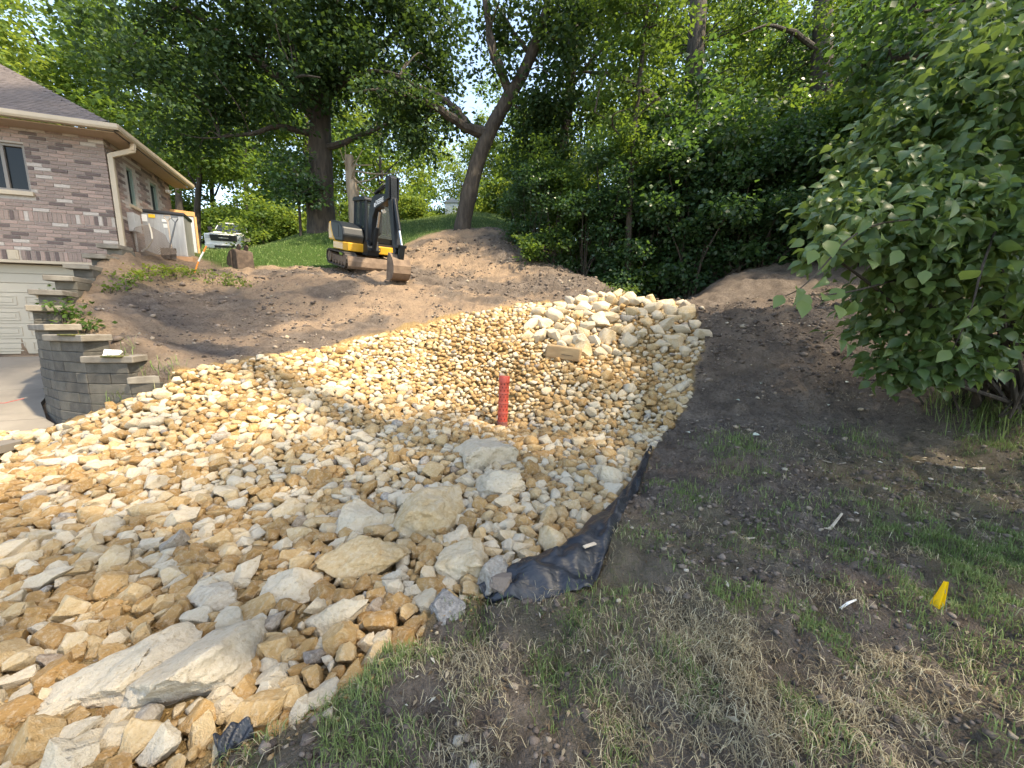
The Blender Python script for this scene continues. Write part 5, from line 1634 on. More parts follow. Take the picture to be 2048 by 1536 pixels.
GL = {'lite': ('sunlit_woodland_tree', 'sunlit light green woodland tree', 'sunlit trees of the far woodland', T_lite),  # lighter leaf colours paint the sun on these trees
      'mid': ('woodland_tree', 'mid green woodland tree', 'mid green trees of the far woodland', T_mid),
      'dark': ('shaded_woodland_tree', 'dark shaded woodland tree', 'dark trees of the far woodland', T_dark)}  # darker leaf colours paint the shade on these trees
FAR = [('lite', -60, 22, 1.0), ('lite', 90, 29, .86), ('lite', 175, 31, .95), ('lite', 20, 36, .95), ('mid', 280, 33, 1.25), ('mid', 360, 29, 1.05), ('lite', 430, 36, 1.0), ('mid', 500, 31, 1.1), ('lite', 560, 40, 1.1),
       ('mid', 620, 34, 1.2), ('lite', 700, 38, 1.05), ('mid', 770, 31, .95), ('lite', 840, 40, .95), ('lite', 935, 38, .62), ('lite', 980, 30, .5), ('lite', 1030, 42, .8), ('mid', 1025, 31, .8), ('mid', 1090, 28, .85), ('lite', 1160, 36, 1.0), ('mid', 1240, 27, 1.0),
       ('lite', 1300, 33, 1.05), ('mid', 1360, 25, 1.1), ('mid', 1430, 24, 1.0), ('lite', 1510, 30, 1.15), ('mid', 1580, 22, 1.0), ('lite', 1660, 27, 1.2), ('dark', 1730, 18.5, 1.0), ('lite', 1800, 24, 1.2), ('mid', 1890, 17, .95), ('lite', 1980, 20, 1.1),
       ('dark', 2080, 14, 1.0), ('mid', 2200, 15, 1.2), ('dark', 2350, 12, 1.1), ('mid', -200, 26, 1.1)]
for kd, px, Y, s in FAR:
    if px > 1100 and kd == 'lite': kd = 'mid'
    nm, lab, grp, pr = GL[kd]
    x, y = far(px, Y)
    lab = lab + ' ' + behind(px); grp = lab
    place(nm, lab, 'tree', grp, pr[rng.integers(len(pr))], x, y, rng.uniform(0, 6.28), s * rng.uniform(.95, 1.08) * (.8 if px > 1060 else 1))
# understorey belt beyond the lawn
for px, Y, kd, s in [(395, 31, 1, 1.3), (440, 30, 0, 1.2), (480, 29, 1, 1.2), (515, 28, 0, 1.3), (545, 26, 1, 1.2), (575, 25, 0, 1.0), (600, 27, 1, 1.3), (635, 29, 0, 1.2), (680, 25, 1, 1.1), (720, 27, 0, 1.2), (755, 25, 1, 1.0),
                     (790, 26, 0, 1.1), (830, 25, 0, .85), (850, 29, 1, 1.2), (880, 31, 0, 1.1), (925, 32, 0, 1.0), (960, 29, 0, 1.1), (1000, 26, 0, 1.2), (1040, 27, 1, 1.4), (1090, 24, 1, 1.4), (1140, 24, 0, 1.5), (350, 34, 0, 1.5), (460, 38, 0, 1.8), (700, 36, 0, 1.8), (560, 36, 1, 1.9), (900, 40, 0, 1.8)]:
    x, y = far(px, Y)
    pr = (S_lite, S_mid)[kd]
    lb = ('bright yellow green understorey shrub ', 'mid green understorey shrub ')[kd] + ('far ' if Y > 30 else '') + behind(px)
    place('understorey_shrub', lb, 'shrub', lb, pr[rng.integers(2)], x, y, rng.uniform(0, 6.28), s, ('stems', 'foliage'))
# thicket right of centre, in front of the tall trees
for px, py, Y, kd, s in [(1060, 500, 14.0, 0, .8), (1110, 520, 13.2, 0, .9), (1165, 530, 13.4, 0, 1.0), (1215, 545, 13.0, 1, 1.05), (1260, 560, 13.6, 0, 1.1), (1300, 560, 14.2, 1, 1.2), (1345, 560, 13.2, 0, 1.15), (1390, 560, 12.6, 1, 1.1),
                         (1435, 550, 12.4, 0, 1.0), (1480, 545, 12.2, 0, 1.1), (1530, 540, 12.0, 1, 1.0), (1580, 535, 11.8, 0, 1.0), (1640, 530, 11.5, 1, 1.0), (1700, 525, 11.2, 0, .9), (1770, 525, 10.8, 1, .9), (1850, 530, 10.2, 0, .9),
                         (1240, 500, 15.5, 2, 1.5), (1330, 500, 16, 2, 1.6), (1440, 500, 14.6, 2, 1.4), (1550, 480, 14, 2, 1.3), (1180, 480, 15.5, 2, 1.2), (1950, 560, 9.2, 0, .9), (2060, 600, 8.4, 1, .9)]:
    x = at(px, py, Y)[0]
    if kd == 2:
        place('thicket_shrub', 'mid green shrub standing at the back of the thicket above the gully', 'shrub', 'green shrubs behind the thicket', S_mid[rng.integers(2)], x, Y, rng.uniform(0, 6.28), s, ('stems', 'foliage'))
    else:
        vi = int(rng.integers(4))
        lb = ('bushy dark green sapling ', 'low dark green sapling ', 'tall slender sapling ', 'mid green upright sapling ')[vi] + ('at the foot of the vine clad tree' if px < 1190 else 'above the gully behind the boulder heap' if px < 1400 else 'on the bank right of the gully' if px < 1610 else 'behind the big leaved shrub')
        place('thicket_sapling', lb, 'shrub', lb, (S_dark + S_tall)[vi], x, Y + rng.uniform(-.3, .5), rng.uniform(0, 6.28), s * rng.uniform(.75, 1.2), ('stems', 'foliage'))
# trees around the viewpoint (outside the picture) that shade the foreground
T_sh = proto_tree(120, 14, .3, 4.4, L_mid, bark_d, .22, dens=.7, clump=.6, per=23, zlo=.5, nb=11, gap=.55)
T_tall = proto_tree(121, 29, .42, 3.4, L_mid, bark_d, .26, dens=.7, clump=.6, per=26, zlo=.66, nb=9, gap=.5)
place('tall_shade_tree', 'added unseen tall tree with a high crown that shades the house front', 'tree', None, T_tall, 5.2, 1.75, 1.0, 1.1)  # added out of view, its crown set high to shade the house front
for x, y, s, lab in ((5.2, -1.5, 1.0, 'broad shade tree on the lawn beside the big leaved shrub'), (11.0, 1.0, 1.05, 'tall shade tree on the bank behind the big leaved shrub')):
    place('shade_tree', lab, 'tree', None, T_sh, x, y, rng.uniform(0, 6.28), s)

# ---- big leaved shrub on the right, with leaves one can pick apart
rng = np.random.default_rng(77)
b0 = at(2000, 800, 4.9); b0[2] = sz(b0[0], b0[1]) - .05
bush = thing('big_leaved_shrub', 'overhanging shrub with large heart shaped leaves on the right bank', 'shrub', tuple(b0))
BB = [(1890, 440, 4.2, 150, .75), (2010, 280, 4.6, 190, .9), (1840, 300, 5.2, 120, .8), (1790, 560, 4.4, 75, .8), (1730, 480, 4.1, 75, .7), (2060, 560, 4.7, 150, .9), (2120, 380, 4.4, 200, .9),
      (1830, 640, 4.6, 75, .9), (1850, 730, 4.7, 60, .8), (1770, 705, 4.8, 40, .8), (1930, 690, 4.5, 80, .8), (1900, 560, 4.3, 110, .8), (1750, 660, 4.9, 45, .8), (2000, 440, 3.9, 120, .7), (1690, 420, 4.6, 75, .7), (1660, 510, 4.1, 45, .6), (1840, 230, 5, 60, .7), (2010, 120, 5.2, 140, .7), (1920, 210, 5.3, 90, .7), (1880, 160, 5.2, 60, .7), (1760, 380, 5.0, 90, .8), (1780, 745, 4.7, 25, 1)]
blobs = []
for px, py, Y, rp, vf in BB:
    r = rp / FPX * Y
    blobs.append((at(px, py, Y) - b0, (r, r * .8, r * vf)))
data = blob_leaves(rng, blobs, .125, 1.15, .22, 16, flat=.5, droop=.55, gap=.22)
# the spray that reaches out to the left
spray = [(1565, 590, 3.5), (1590, 575, 3.5), (1605, 600, 3.45), (1650, 590, 3.5), (1655, 560, 3.5), (1620, 590, 3.5), (1648, 508, 3.6), (1655, 480, 3.6), (1680, 470, 3.7), (1700, 470, 3.7), (1735, 440, 3.7), (1710, 600, 3.6), (1690, 580, 3.6), (1675, 610, 3.55), (1630, 500, 3.55),
         (1760, 410, 3.7), (1800, 500, 3.6), (1850, 540, 3.5), (1920, 560, 3.4), (1825, 380, 3.6), (1910, 400, 3.5), (1925, 360, 3.5), (1980, 350, 3.6), (1740, 520, 3.6), (1770, 480, 3.6), (1955, 610, 3.4), (1940, 640, 3.4), (1925, 670, 3.4), (1900, 700, 3.5), (1700, 690, 4), (1680, 680, 4)]
sp_p = np.array([at(*s) for s in spray]) - b0
ax = rng.normal(0, .35, (len(spray), 3)) + np.array([-.35, -.35, -.75]); nr = rng.normal(0, .35, (len(spray), 3)) + np.array([-.05, -.8, .6])
sp_s = rng.uniform(.12, .185, len(spray))
P = np.vstack([data[0], sp_p]); A_ = np.vstack([data[1], ax]); N_ = np.vstack([data[2] + np.array([0, -.35, 0]), nr]); S_ = np.concatenate([data[3], sp_s]); V_ = np.concatenate([data[4], rng.uniform(.6, 1, len(spray))])
px_, py_, dep = project(P + b0)
sc_ = np.where((px_ > 1500) & (px_ < 2040) & (py_ > 5) & (py_ < 850), S_ / dep, 0)
sc_[len(data[0]):] += 1
order = np.argsort(-sc_)
one = order[:300]; restm = np.ones(len(P), bool); restm[one] = False
vv, ff, k = leaves_np(P[restm], A_[restm], N_[restm], S_[restm], OVATE)
fo = link('foliage', mesh_np('foliage', vv, ff, {'var': np.repeat(V_[restm], k)}, [L_bush], smooth_shade=True), bush); fo['kind'] = 'stuff'
lmesh = [mesh_np('leaf', OVATE[0] * np.array([w_, 1, c_]), OVATE[1], {'var': np.full(10, v_)}, [L_bush], smooth_shade=True) for w_, c_, v_ in ((1, 1, .3), (.85, 1.6, .6), (1.1, .6, .95), (.95, -1, .5), (.8, 1.9, .75), (1.15, 1.2, .15), (.9, .8, .45))]
X_, Y_, Z_ = basis(A_[one], N_[one])
for q, i in enumerate(one):
    o = link('leaf', lmesh[(2 if q % 3 else 4) if i >= len(data[0]) else q % 7], bush)
    s = S_[i]
    M_ = Matrix(((X_[q][0] * s, Y_[q][0] * s, Z_[q][0] * s, P[i][0]), (X_[q][1] * s, Y_[q][1] * s, Z_[q][1] * s, P[i][1]), (X_[q][2] * s, Y_[q][2] * s, Z_[q][2] * s, P[i][2]), (0, 0, 0, 1)))
    o.matrix_local = M_
mb = MB()
root = np.zeros(3)
for bb in blobs:
    c = bb[0]
    s0 = rng.normal(0, .18, 3) * np.array([1, 1, 0])
    limb(mb, [s0, s0 * .3 + c * np.array([.25, .25, .45]) + rng.normal(0, .1, 3), c * .75 + np.array([0, 0, .1]), c], .035, .01, rng, 6)
for chain in ([(1890, 440, 4.2), (1760, 440, 3.8), (1690, 480, 3.65), (1650, 530, 3.55), (1600, 580, 3.5), (1570, 592, 3.5)], [(1790, 560, 4.4), (1720, 580, 3.8), (1660, 590, 3.55), (1600, 590, 3.5)], [(2000, 440, 3.9), (1960, 540, 3.5), (1945, 620, 3.4), (1905, 700, 3.5)]):
    limb(mb, [at(*c) - b0 for c in chain], .012, .004, rng, 5)
for k in range(26):      # dark stems under the canopy
    s0 = np.array([rng.uniform(-.5, .9), rng.uniform(-.4, .9), -.05])
    limb(mb, [s0, s0 + np.array([rng.normal(0, .25), rng.normal(0, .2), .8]), s0 + np.array([rng.normal(0, .5), rng.normal(0, .4), 1.7])], .014, .006, rng, 5)
mb.build('stems', bark_d, bush)

# ---- weeds
def weed(px, py, h, cr, n, label, group, leafm, seed, leaf=.07):
    g = ong(px, py); rng = np.random.default_rng(seed)
    t = thing('weed_clump', label, 'weed', tuple(g), group)
    blobs = [(np.array([rng.uniform(-cr, cr), rng.uniform(-cr, cr) * .6, h * rng.uniform(.3, .8)]), (cr * .4, cr * .4, h * .35)) for k in range(n)]
    data = blob_leaves(rng, blobs, leaf, .6, .12, 9, droop=.1, gap=.5)
    link('leaves', leaf_mesh('leaves', data, leafm), t)
    mb = MB()
    for b_ in blobs: limb(mb, [np.array([b_[0][0] * .6, b_[0][1] * .6, -.03]), b_[0] * .6, b_[0]], .008, .003, rng, 4)
    so_w = mb.build('stems', bark_d, t); so_w['kind'] = 'stuff'
for k, (px, py, h, cr, n, lf) in enumerate([(265, 558, .16, .5, 5, L_weed), (300, 552, .2, .45, 5, L_weed), (335, 556, .18, .4, 5, L_weed), (385, 556, .22, .35, 4, L_lite), (412, 562, .22, .35, 5, L_lite), (440, 570, .18, .35, 5, L_lite), (470, 575, .2, .3, 4, L_lite), (250, 575, .25, .3, 4, L_lite), (215, 592, .2, .3, 4, L_lite), (355, 565, .14, .3, 3, L_lite), (455, 556, .2, .3, 3, L_lite)]):
    weed(px, py, h, cr, n, ('yellow green weed clump on the dirt below the cabinets' if lf is L_weed else 'green leafy weed clump around the leaning stake'), ('yellow weeds below the cabinets' if lf is L_weed else 'green weeds by the stake'), lf, 300 + k)
for k, (px, py, h) in enumerate([(128, 625, .35), (140, 650, .3), (118, 605, .3), (152, 668, .2), (135, 640, .3)]):
    weed(px, py, h, .22, 5, 'dark green weed growing behind the stepped wall caps', 'weeds behind the wall caps', L_mid, 330 + k)
for k, (px, py, h, s_) in enumerate([(1190, 562, .3, .3), (1230, 590, .3, .4), (1290, 590, .5, .6), (1330, 600, .6, .5)]):
    weed(px, py, h, s_, 5, 'low green plant at the shaded gully mouth behind the boulders', 'plants at the gully mouth', L_mid, 340 + k)

# ------------------------------------------------------------------ red perforated standpipe
redp = simple('standpipe_red', (.38, .055, .035), (.46, .065, .04), 9, .5)
redd = simple('standpipe_muddy', (.20, .09, .07), (.30, .12, .09), 8, .8)
pb, pt = at(1004, 864, 5.9), at(1009, 752, 5.95)
PH = np.linalg.norm(pt - pb)
pipe = thing('standpipe', 'red perforated plastic drain standpipe rising out of the rocks', 'pipe')
ax_ = Vector(pt - pb).normalized()
pipe.matrix_world = Matrix.Translation(Vector(pb)) @ ax_.to_track_quat('Z', 'Y').to_matrix().to_4x4()
PR = .078
def holed(z0, z1, rows, mat, name, per=9):
    nu, vs, fs = per * 4, [], []
    nv = rows * 4
    for j in range(nv + 1):
        for i in range(nu):
            a = 2 * math.pi * i / nu
            vs.append((PR * math.cos(a), PR * math.sin(a), z0 + (z1 - z0) * j / nv))
    for j in range(nv):
        for i in range(nu):
            sh = 0 if (j // 4) % 2 == 0 else 2
            if j % 4 in (1, 2) and (i + sh) % 4 == 1: continue
            fs.append((j * nu + i, j * nu + (i + 1) % nu, (j + 1) * nu + (i + 1) % nu, (j + 1) * nu + i))
    return MB().add(vs, fs).build(name, mat, pipe, smooth_shade=True)
ringm = simple('ring_red', (.42, .085, .06), (.5, .12, .085), 9, .6)
pbod = holed(.14, PH - .10, 13, redp, 'perforated_barrel')
MB().tube([(0, 0, -.35), (0, 0, .0), (0, 0, .14)], PR * 1.04, 24, cap=False).build('muddy_base', redd, pipe, smooth_shade=True)
MB().add([(PR * .95 * math.cos(2 * math.pi * k / 24), PR * .95 * math.sin(2 * math.pi * k / 24), z) for z in (.1, PH - .06) for k in range(24)], [(k, (k + 1) % 24, 24 + (k + 1) % 24, 24 + k) for k in range(24) if k % 3]).build('inner_shade_sheet', simple('pipe_inside_shade', (.06, .01, .008)), pbod)  # dark sheet behind the holes paints the shade inside the barrel
for z in np.arange(.16, PH - .12, .155):
    MB().tube([(0, 0, z - .008), (0, 0, z + .008)], PR * 1.12, 24).build('rib_ring', ringm if z > .3 else redd, pipe, smooth_shade=True)
cap = MB().tube([(0, 0, PH - .10), (0, 0, PH - .02), (0, 0, PH)], [PR * 1.1, PR * 1.1, PR * .98], 24).build('cap', redp, pipe, smooth_shade=True)
MB().cyl((0, 0, PH - .004), (0, 0, PH + .0015), .016, 12).build('cap_hole', blk, cap)

# ------------------------------------------------------------------ black geotextile
geo_m, nt, b = new_mat('geotextile')
b.inputs['Base Color'].default_value = (.012, .015, .022, 1); b.inputs['Roughness'].default_value = .42; b.inputs['Specular IOR Level'].default_value = .6
bump(nt, b, noise_node(nt, 14, 4, .6, vec_scale=(1, 3, 1)), .5, .02)
def cloth(name, inner, outer, label, nu=90, nv=18, seed=0, hump=.035):
    inn = np.array([ong(*p) for p in inner]); ou = np.array([ong(*p) for p in outer])
    m = len(inn)
    t = np.linspace(0, m - 1, nu)
    I = np.column_stack([np.interp(t, range(m), inn[:, k]) for k in range(3)]); O = np.column_stack([np.interp(t, range(m), ou[:, k]) for k in range(3)])
    V = []
    for i in range(nu):
        for j in range(nv):
            s = j / (nv - 1)
            V.append(I[i] * (1 - s) + O[i] * s)
    V = np.array(V); s = np.tile(np.linspace(0, 1, nv), nu); tt = np.repeat(np.linspace(0, 1, nu), nv)
    V[:, 2] = surf(V[:, 0], V[:, 1]) + .02 + hump * np.sin(s * math.pi) + .05 * (1 - s) ** 2
    V[:, 2] += .014 * np.sin(s * 9 + tt * 14 + 1.5 * fbm(V[:, :2] * 3, 2, seed)) + .012 * fbm(V[:, :2] * 7, 3, seed + 1)
    k = (np.arange(nu - 1)[:, None] * nv + np.arange(nv - 1)[None]).ravel()
    o = link(name, mesh_np(name, V, np.stack([k, k + 1, k + nv + 1, k + nv], 1), None, [geo_m], smooth_shade=True))
    md = o.modifiers.new('thickness', 'SOLIDIFY'); md.thickness = .004
    return tag(o, label, 'fabric')
cloth('geotextile_sheet', [(955, 1192), (1030, 1160), (1120, 1110), (1215, 1035), (1250, 990), (1278, 940), (1300, 900)], [(985, 1213), (1080, 1207), (1184, 1197), (1210, 1132), (1247, 1050), (1276, 990), (1304, 905)], 'black geotextile sheet sticking out from under the rock bed edge')
cloth('geotextile_scrap', [(432, 1512), (455, 1490), (480, 1484), (505, 1484)], [(440, 1530), (462, 1516), (486, 1505), (512, 1490)], 'small black fabric scrap at the grassy tip of the rock bed', nu=24, nv=8, seed=5, hump=.02)
st = np.random.default_rng(14)
V, Fc = rock_shape(st, 3, .075, flat=.7, tilt=.3)
g = ong(1000, 1190)
o = link('soil_lump', mesh_np('soil_lump', V, Fc, {'var': np.full(len(V), .75)}, [cm], smooth_shade=True), loc=(g[0], g[1], g[2] + .07)); tag(o, 'round brown soil lump resting on the black fabric', 'soil lump')
g = ong(1178, 1133)
woodm = simple('bleached_wood', (.42, .34, .25), (.58, .5, .4), 20, .8)
MB().box((-.05, -.012, 0), (.05, .014, .012), Matrix.Translation((g[0], g[1], g[2] + .075)) @ Matrix.Rotation(.5, 4, 'Z')).build('wood_chip', woodm, None, bevel=.004)
tag(bpy.data.objects['wood_chip'], 'pale wood chip lying on the black fabric', 'wood chip')
# sawn log end half buried in the far stones
g = at(1128, 706, 7.3)
lg = thing('timber_block', 'brown timber block lying among the stones below the boulder heap', 'timber')
lg.matrix_world = Matrix.Translation((g[0], g[1], gz(g[0], g[1]) + .12)) @ Matrix.Rotation(-.3, 4, 'Z') @ Matrix.Rotation(.12, 4, 'Y')
MB().box((-.32, -.14, -.12), (.32, .14, .12)).build('timber', simple('old_timber', (.26, .17, .09), (.38, .27, .15), 6, .9, bstr=.5, bscale=30, vec=(.3, 1, 1)), lg, bevel=.025)
MB().box((-.02, -.1445, -.03), (.2, -.1405, -.022)).build('crack', intr, lg)

# ------------------------------------------------------------------ yellow flag
fb = ong(1893, 1242)
fl = thing('marking_flag', 'yellow plastic marking flag drooping on a short wire', 'flag', tuple(fb))
ft = at(1889, 1162, fb[1]) - fb
MB().tube([(0, 0, -.03), tuple(ft)], .0018, 6).build('wire', galv, fl)
flm, nt, b = new_mat('flag_yellow')
b.inputs['Base Color'].default_value = (.85, .55, .008, 1); b.inputs['Roughness'].default_value = .45
t_ = N(nt, 'ShaderNodeBsdfTranslucent'); t_.inputs[0].default_value = (.85, .5, .01, 1)
mx_ = N(nt, 'ShaderNodeMixShader'); mx_.inputs[0].default_value = .3
nt.links.new(b.outputs[0], mx_.inputs[1]); nt.links.new(t_.outputs[0], mx_.inputs[2]); nt.links.new(mx_.outputs[0], nt.nodes.get('Material Output').inputs['Surface'])
V, Fq_ = [], []
c0 = [(1887, 1162), (1877, 1181), (1866, 1200), (1855, 1219)]; c1 = [(1898, 1164), (1894, 1187), (1889, 1210), (1885, 1233)]
for i in range(13):
    for j in range(9):
        t, s = i / 12 * 3, j / 8
        a = [np.interp(t, range(4), [p[k] for p in c0]) for k in (0, 1)]; c = [np.interp(t, range(4), [p[k] for p in c1]) for k in (0, 1)]
        q = at(a[0] * (1 - s) + c[0] * s, a[1] * (1 - s) + c[1] * s - (5 * math.sin(s * math.pi) * t / 3 if s < .6 else 0), fb[1] - .005) - fb
        q[1] += .014 * math.sin(s * 9.5) * (t / 3 + .15)
        V.append(q)
for i in range(12):
    for j in range(8):
        k = i * 9 + j; Fq_.append((k, k + 1, k + 10, k + 9))
link('flag_sheet', mesh_np('flag_sheet', np.array(V), np.array(Fq_), None, [flm], smooth_shade=True), fl)

# ------------------------------------------------------------------ sticks, scraps
def stick(name, pxs, r, mat, label, cat='stick'):
    P = [ong(*p) + np.array([0, 0, r * 1.2]) for p in pxs]
    o = MB().tube([tuple(p) for p in P], [r, r * 1.1, r * .8][:len(P)] if len(P) <= 3 else r, 6).build(name, mat, None, smooth_shade=True)
    return tag(o, label, cat)
twm = simple('twig', (.10, .07, .05), (.2, .15, .11), 12, .9)
stick('twig', [(1302, 967), (1350, 969), (1400, 968)], .006, twm, 'long straight twig lying on dark soil right of the rock bed')
stick('stick', [(1906, 949), (1940, 945), (1968, 947)], .016, woodm, 'short pale bare stick on the soil below the shrub')
stick('twig', [(1645, 920), (1670, 925), (1692, 928)], .005, woodm, 'thin pale twig lying on the graded soil')
stick('twig', [(1525, 931), (1535, 945), (1540, 955)], .005, twm, 'short curved twig beside the rock bed soil')
stick('root_scrap', [(1480, 1076), (1492, 1079), (1512, 1078)], .009, woodm, 'bleached curved root scrap on bare soil', 'root')
stick('root_scrap', [(1640, 1057), (1662, 1052), (1682, 1042)], .011, woodm, 'pale splintered root lying on bare soil', 'root')
stick('root_scrap', [(1678, 1237), (1692, 1236), (1708, 1229)], .006, wht, 'small white curved scrap in the dry grass', 'scrap')
stick('twig', [(1800, 1440), (1830, 1447), (1850, 1462)], .003, woodm, 'thin dry stalk on the soil in front of the flag')
lpm = simple('pale_leaf', (.42, .46, .36), (.55, .56, .46), 20, .7)
for k, (px, py, s) in enumerate([(1505, 877, .1), (1478, 815, .09), (1655, 808, .08), (1690, 770, .07), (1380, 870, .07), (1520, 775, .08)]):
    g = ong(px, py); rr = np.random.default_rng(500 + k)
    vv, ff, _ = leaves_np(np.array([[g[0], g[1], g[2] + .02]]), np.array([[math.cos(k * 2.1), math.sin(k * 2.1), .15]]), np.array([[.2, -.3, 1.0]]), np.array([s]), OVATE)
    tag(link('fallen_leaf', mesh_np('fallen_leaf', vv, ff, None, [lpm])), 'pale fallen leaf lying on the dark graded soil', 'leaf', 'pale fallen leaves on the soil')
plas = simple('white_plastic', (.72, .72, .70), None, rough=.4)
g = ong(232, 722)
V, Fc = rock_shape(np.random.default_rng(6), 3, .13, flat=.55, tilt=.3)
tag(link('plastic_bag', mesh_np('plastic_bag', V, Fc, None, [plas], smooth_shade=True), loc=(g[0], g[1], g[2] + .05)), 'crumpled white plastic bag on the dirt behind the wall cap', 'bag')
g = ong(175, 703)
MB().box((-.35, -.06, 0), (.35, .06, .035), Matrix.Translation((g[0], g[1], g[2] + .03)) @ Matrix.Rotation(-.35, 4, 'Z') @ Matrix.Rotation(.06, 4, 'Y')).build('board', lw, None, bevel=.006)
tag(bpy.data.objects['board'], 'short pale board lying behind the wall cap', 'board')
g = ong(124, 695)
tag(MB().tube([(g[0], g[1], g[2] - .02), (g[0], g[1], g[2] + .2)], [.05, .04], 10).build('clay_pot_shard', simple('terracotta', (.42, .26, .17), (.5, .33, .22), 9, .85), None), 'small tan clay pipe piece standing behind the wall', 'pipe piece')

# ------------------------------------------------------------------ grass
def gmat(name, cols, tw=.3):
    m, nt, b = new_mat(name)
    col = ramp(nt, attr(nt, 'var'), cols)
    nt.links.new(col, b.inputs['Base Color']); b.inputs['Roughness'].default_value = .6; b.inputs['Specular IOR Level'].default_value = .25
    t = N(nt, 'ShaderNodeBsdfTranslucent'); nt.links.new(col, t.inputs[0])
    mx = N(nt, 'ShaderNodeMixShader'); mx.inputs[0].default_value = tw
    nt.links.new(b.outputs[0], mx.inputs[1]); nt.links.new(t.outputs[0], mx.inputs[2]); nt.links.new(mx.outputs[0], nt.nodes.get('Material Output').inputs['Surface'])
    return m
G_green = gmat('grass_green', [(0, (.10, .15, .045)), (.5, (.18, .25, .085)), (.85, (.29, .34, .14)), (1, (.45, .42, .24))])
G_straw = gmat('grass_straw', [(0, (.18, .145, .09)), (.5, (.38, .315, .20)), (.85, (.55, .47, .30)), (1, (.66, .6, .43))])
rng = np.random.default_rng(91)
GP = [((1970, 1110), .55, 1.0), ((2030, 1180), .45, 1.1), ((1900, 1250), .35, .7), ((1480, 1240), .14, .9), ((1600, 1260), .16, .8), ((1420, 1400), .35, .7), ((900, 1400), .4, .8), ((780, 1370), .25, .8), ((620, 1480), .25, .9), ((1000, 1290), .15, .8), ((1130, 1260), .12, .5), ((1010, 1340), .2, .8),
      ((1470, 900), .3, .45), ((1700, 890), .35, .35), ((1500, 940), .3, .4), ((2000, 910), .3, .6), ((1650, 1090), .2, .3), ((1760, 1180), .25, .4), ((1500, 1350), .2, .6), ((1300, 1400), .25, .5), ((2030, 1330), .2, .5), ((1350, 1000), .2, .35)]
SP = [((1420, 1300), .22, 1.2), ((1500, 1340), .25, 1.2), ((1620, 1320), .25, .7), ((1280, 1420), .3, .8), ((1750, 1350), .3, .6), ((1600, 1450), .4, .6), ((1000, 1450), .4, .6), ((1200, 1480), .4, .6), ((1560, 890), .5, .25), ((1700, 750), .5, .3), ((1850, 1400), .4, .4), ((1440, 1200), .2, .4)]
gc = [(ong(*p), r, w) for p, r, w in GP]; scn = [(ong(*p), r, w) for p, r, w in SP]
def field(X, Y, C):
    f = np.zeros(len(X))
    for c, r, w in C: f = np.maximum(f, w * np.exp(-((X - c[0]) ** 2 + (Y - c[1]) ** 2) / (r * r)))
    return f
def sow(n, C, basew, seed):
    X = rng.uniform(-2, 6.5, n); Y = .9 + 5.4 * rng.uniform(0, 1, n) ** 1.5
    ok = (np.abs(X) < 1.4 * Y + .5) & ~in_poly(X, Y, ROCKPOLY)
    X, Y = X[ok], Y[ok]
    nz = fbm(np.column_stack([X, Y]) * 5, 3, seed)
    prob = field(X, Y, C) * np.clip(.55 + nz * 1.1, 0, 1.2) + basew * smooth(-.1, .6, nz) * (1 - smooth(2.6, 4.5, Y))
    k = rng.uniform(size=len(X)) < prob
    X, Y = X[k], Y[k]
    return np.column_stack([X, Y, surf(X, Y) - .004])
P = sow(420000, gc, .2, 71)
h = rng.uniform(.03, .085, len(P)) * (1 + .1 * P[:, 1]); le = np.clip(rng.normal(.5, .28, len(P)), .05, 1.0)
V, FF = blades_np(P, h, le, rng.uniform(.0011, .0022, len(P)) * (1 + .12 * P[:, 1]), rng)
var = np.clip(rng.normal(.45, .22, len(P)) + .25 * fbm(P[:, :2] * 1.2, 2, 33), 0, 1)
tag(link('green_grass', mesh_np('green_grass', V, FF, {'var': np.repeat(var, 5)}, [G_green])), 'thin surviving green grass tufts on the trampled soil', 'grass', kind='stuff')
print('green blades', len(P))
P = sow(420000, scn, .13, 73)
h = rng.uniform(.03, .11, len(P)); le = np.clip(rng.normal(.95, .12, len(P)), .5, 1.05)
P[:, 2] += rng.uniform(0, .014, len(P))
V, FF = blades_np(P, h, le, rng.uniform(.0009, .002, len(P)), rng)
tag(link('dry_straw', mesh_np('dry_straw', V, FF, {'var': np.repeat(rng.uniform(0, 1, len(P)), 5)}, [G_straw])), 'dry straw coloured grass lying flat on the soil', 'straw', kind='stuff')
print('straw', len(P))
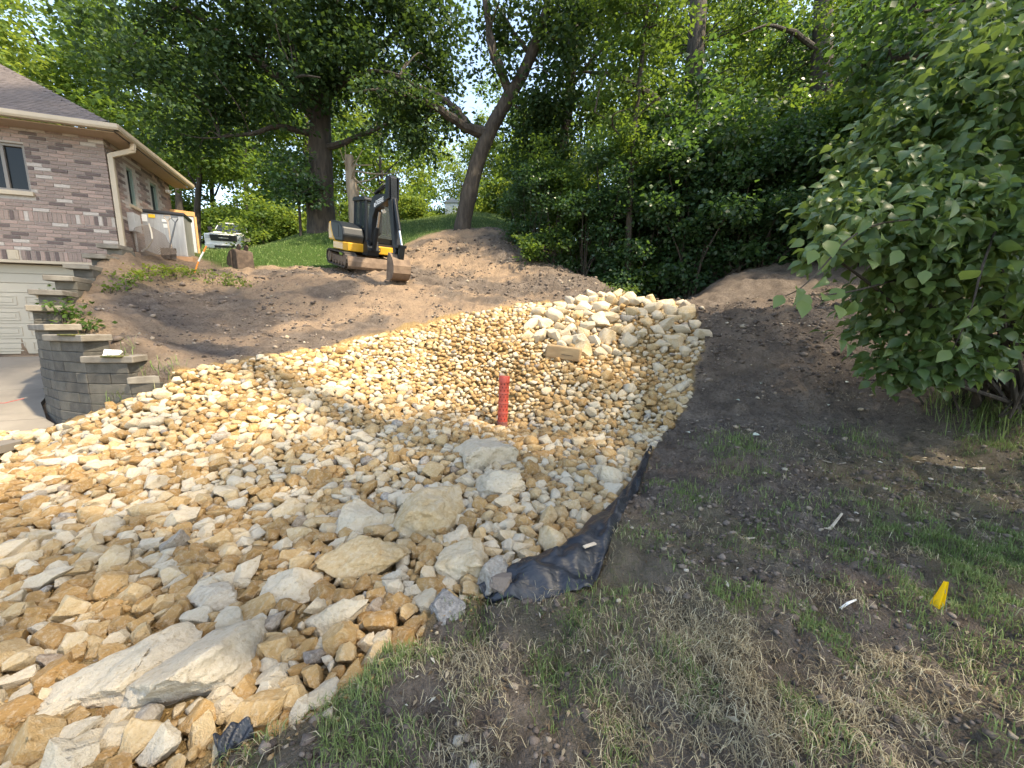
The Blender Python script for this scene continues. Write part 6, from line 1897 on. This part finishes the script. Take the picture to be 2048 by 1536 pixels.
# litter bits over the graded soil
n = 9000
X = rng.uniform(-1, 8, n); Y = 1.2 + 7.8 * rng.uniform(0, 1, n) ** 1.4
ok = ~in_poly(X, Y, ROCKPOLY) & (np.abs(X) < 1.4 * Y + .5)
X, Y = X[ok], Y[ok]
P = np.column_stack([X, Y, surf(X, Y) + .008])
vv, ff, k = leaves_np(P, np.column_stack([rng.normal(size=(len(P), 2)), rng.normal(0, .12, len(P))]), np.column_stack([rng.normal(0, .35, (len(P), 2)), np.ones(len(P))]), rng.uniform(.012, .045, len(P)) * (1 + .1 * Y), DIAMOND, rng.uniform(.08, .7, len(P)))
tag(link('leaf_litter', mesh_np('leaf_litter', vv, ff, {'var': np.repeat(rng.uniform(0, 1, len(P)) ** 2, k)}, [gmat('litter', [(0, (.09, .06, .035)), (.5, (.2, .14, .085)), (.9, (.35, .29, .2)), (1, (.6, .57, .48))], .1)])), 'scattered dead leaf bits and chips on the soil', 'litter', kind='stuff')
# lawn behind
n = 60000
X = rng.uniform(-17, 4, n); Y = rng.uniform(11, 27, n)
px_, py_, _ = project(np.column_stack([X, Y, height(X, Y)]))
lm_ = grid_at(lawnm, X, Y)
ok = (rng.uniform(size=n) < lm_ * .9) & (px_ > 330) & (px_ < 1100)
P = np.column_stack([X[ok], Y[ok], surf(X[ok], Y[ok]) - .01])
V, FF = blades_np(P, rng.uniform(.06, .13, len(P)), np.clip(rng.normal(.5, .25, len(P)), .1, 1), rng.uniform(.006, .012, len(P)), rng)
tag(link('lawn_grass', mesh_np('lawn_grass', V, FF, {'var': np.repeat(np.clip(rng.normal(.35, .2, len(P)), 0, 1), 5)}, [G_green])), 'mown green lawn on the slope behind the excavator', 'grass', kind='stuff')
# tall grass under the shrub
def clump(px, py, n, r, hh, label, name='grass_clump'):
    c = ong(px, py); rr = np.random.default_rng(px)
    q = rr.normal(0, r, (n, 2)); Pq = np.column_stack([q, surf(c[0] + q[:, 0], c[1] + q[:, 1]) - c[2] - .01])
    V, FF = blades_np(Pq, rr.uniform(.5, 1, n) * hh, np.clip(rr.normal(.55, .25, n), .1, 1), rr.uniform(.003, .006, n), rr)
    o = link(name, mesh_np(name, V, FF, {'var': np.repeat(np.clip(rr.normal(.35, .25, n), 0, 1), 5)}, [G_green]), loc=c)
    return tag(o, label, 'grass', kind='stuff')
clump(1960, 838, 260, .22, .55, 'long arching grass clump under the big leaved shrub')
clump(2030, 850, 220, .2, .5, 'long grass clump at the foot of the shrub stems')
clump(1905, 800, 120, .15, .4, 'thin long grass tuft in the shade under the shrub')
clump(250, 745, 70, .12, .45, 'strappy grass tuft hanging over the wall cap')
clump(330, 748, 40, .12, .3, 'thin grass tuft where the wall meets the rocks')
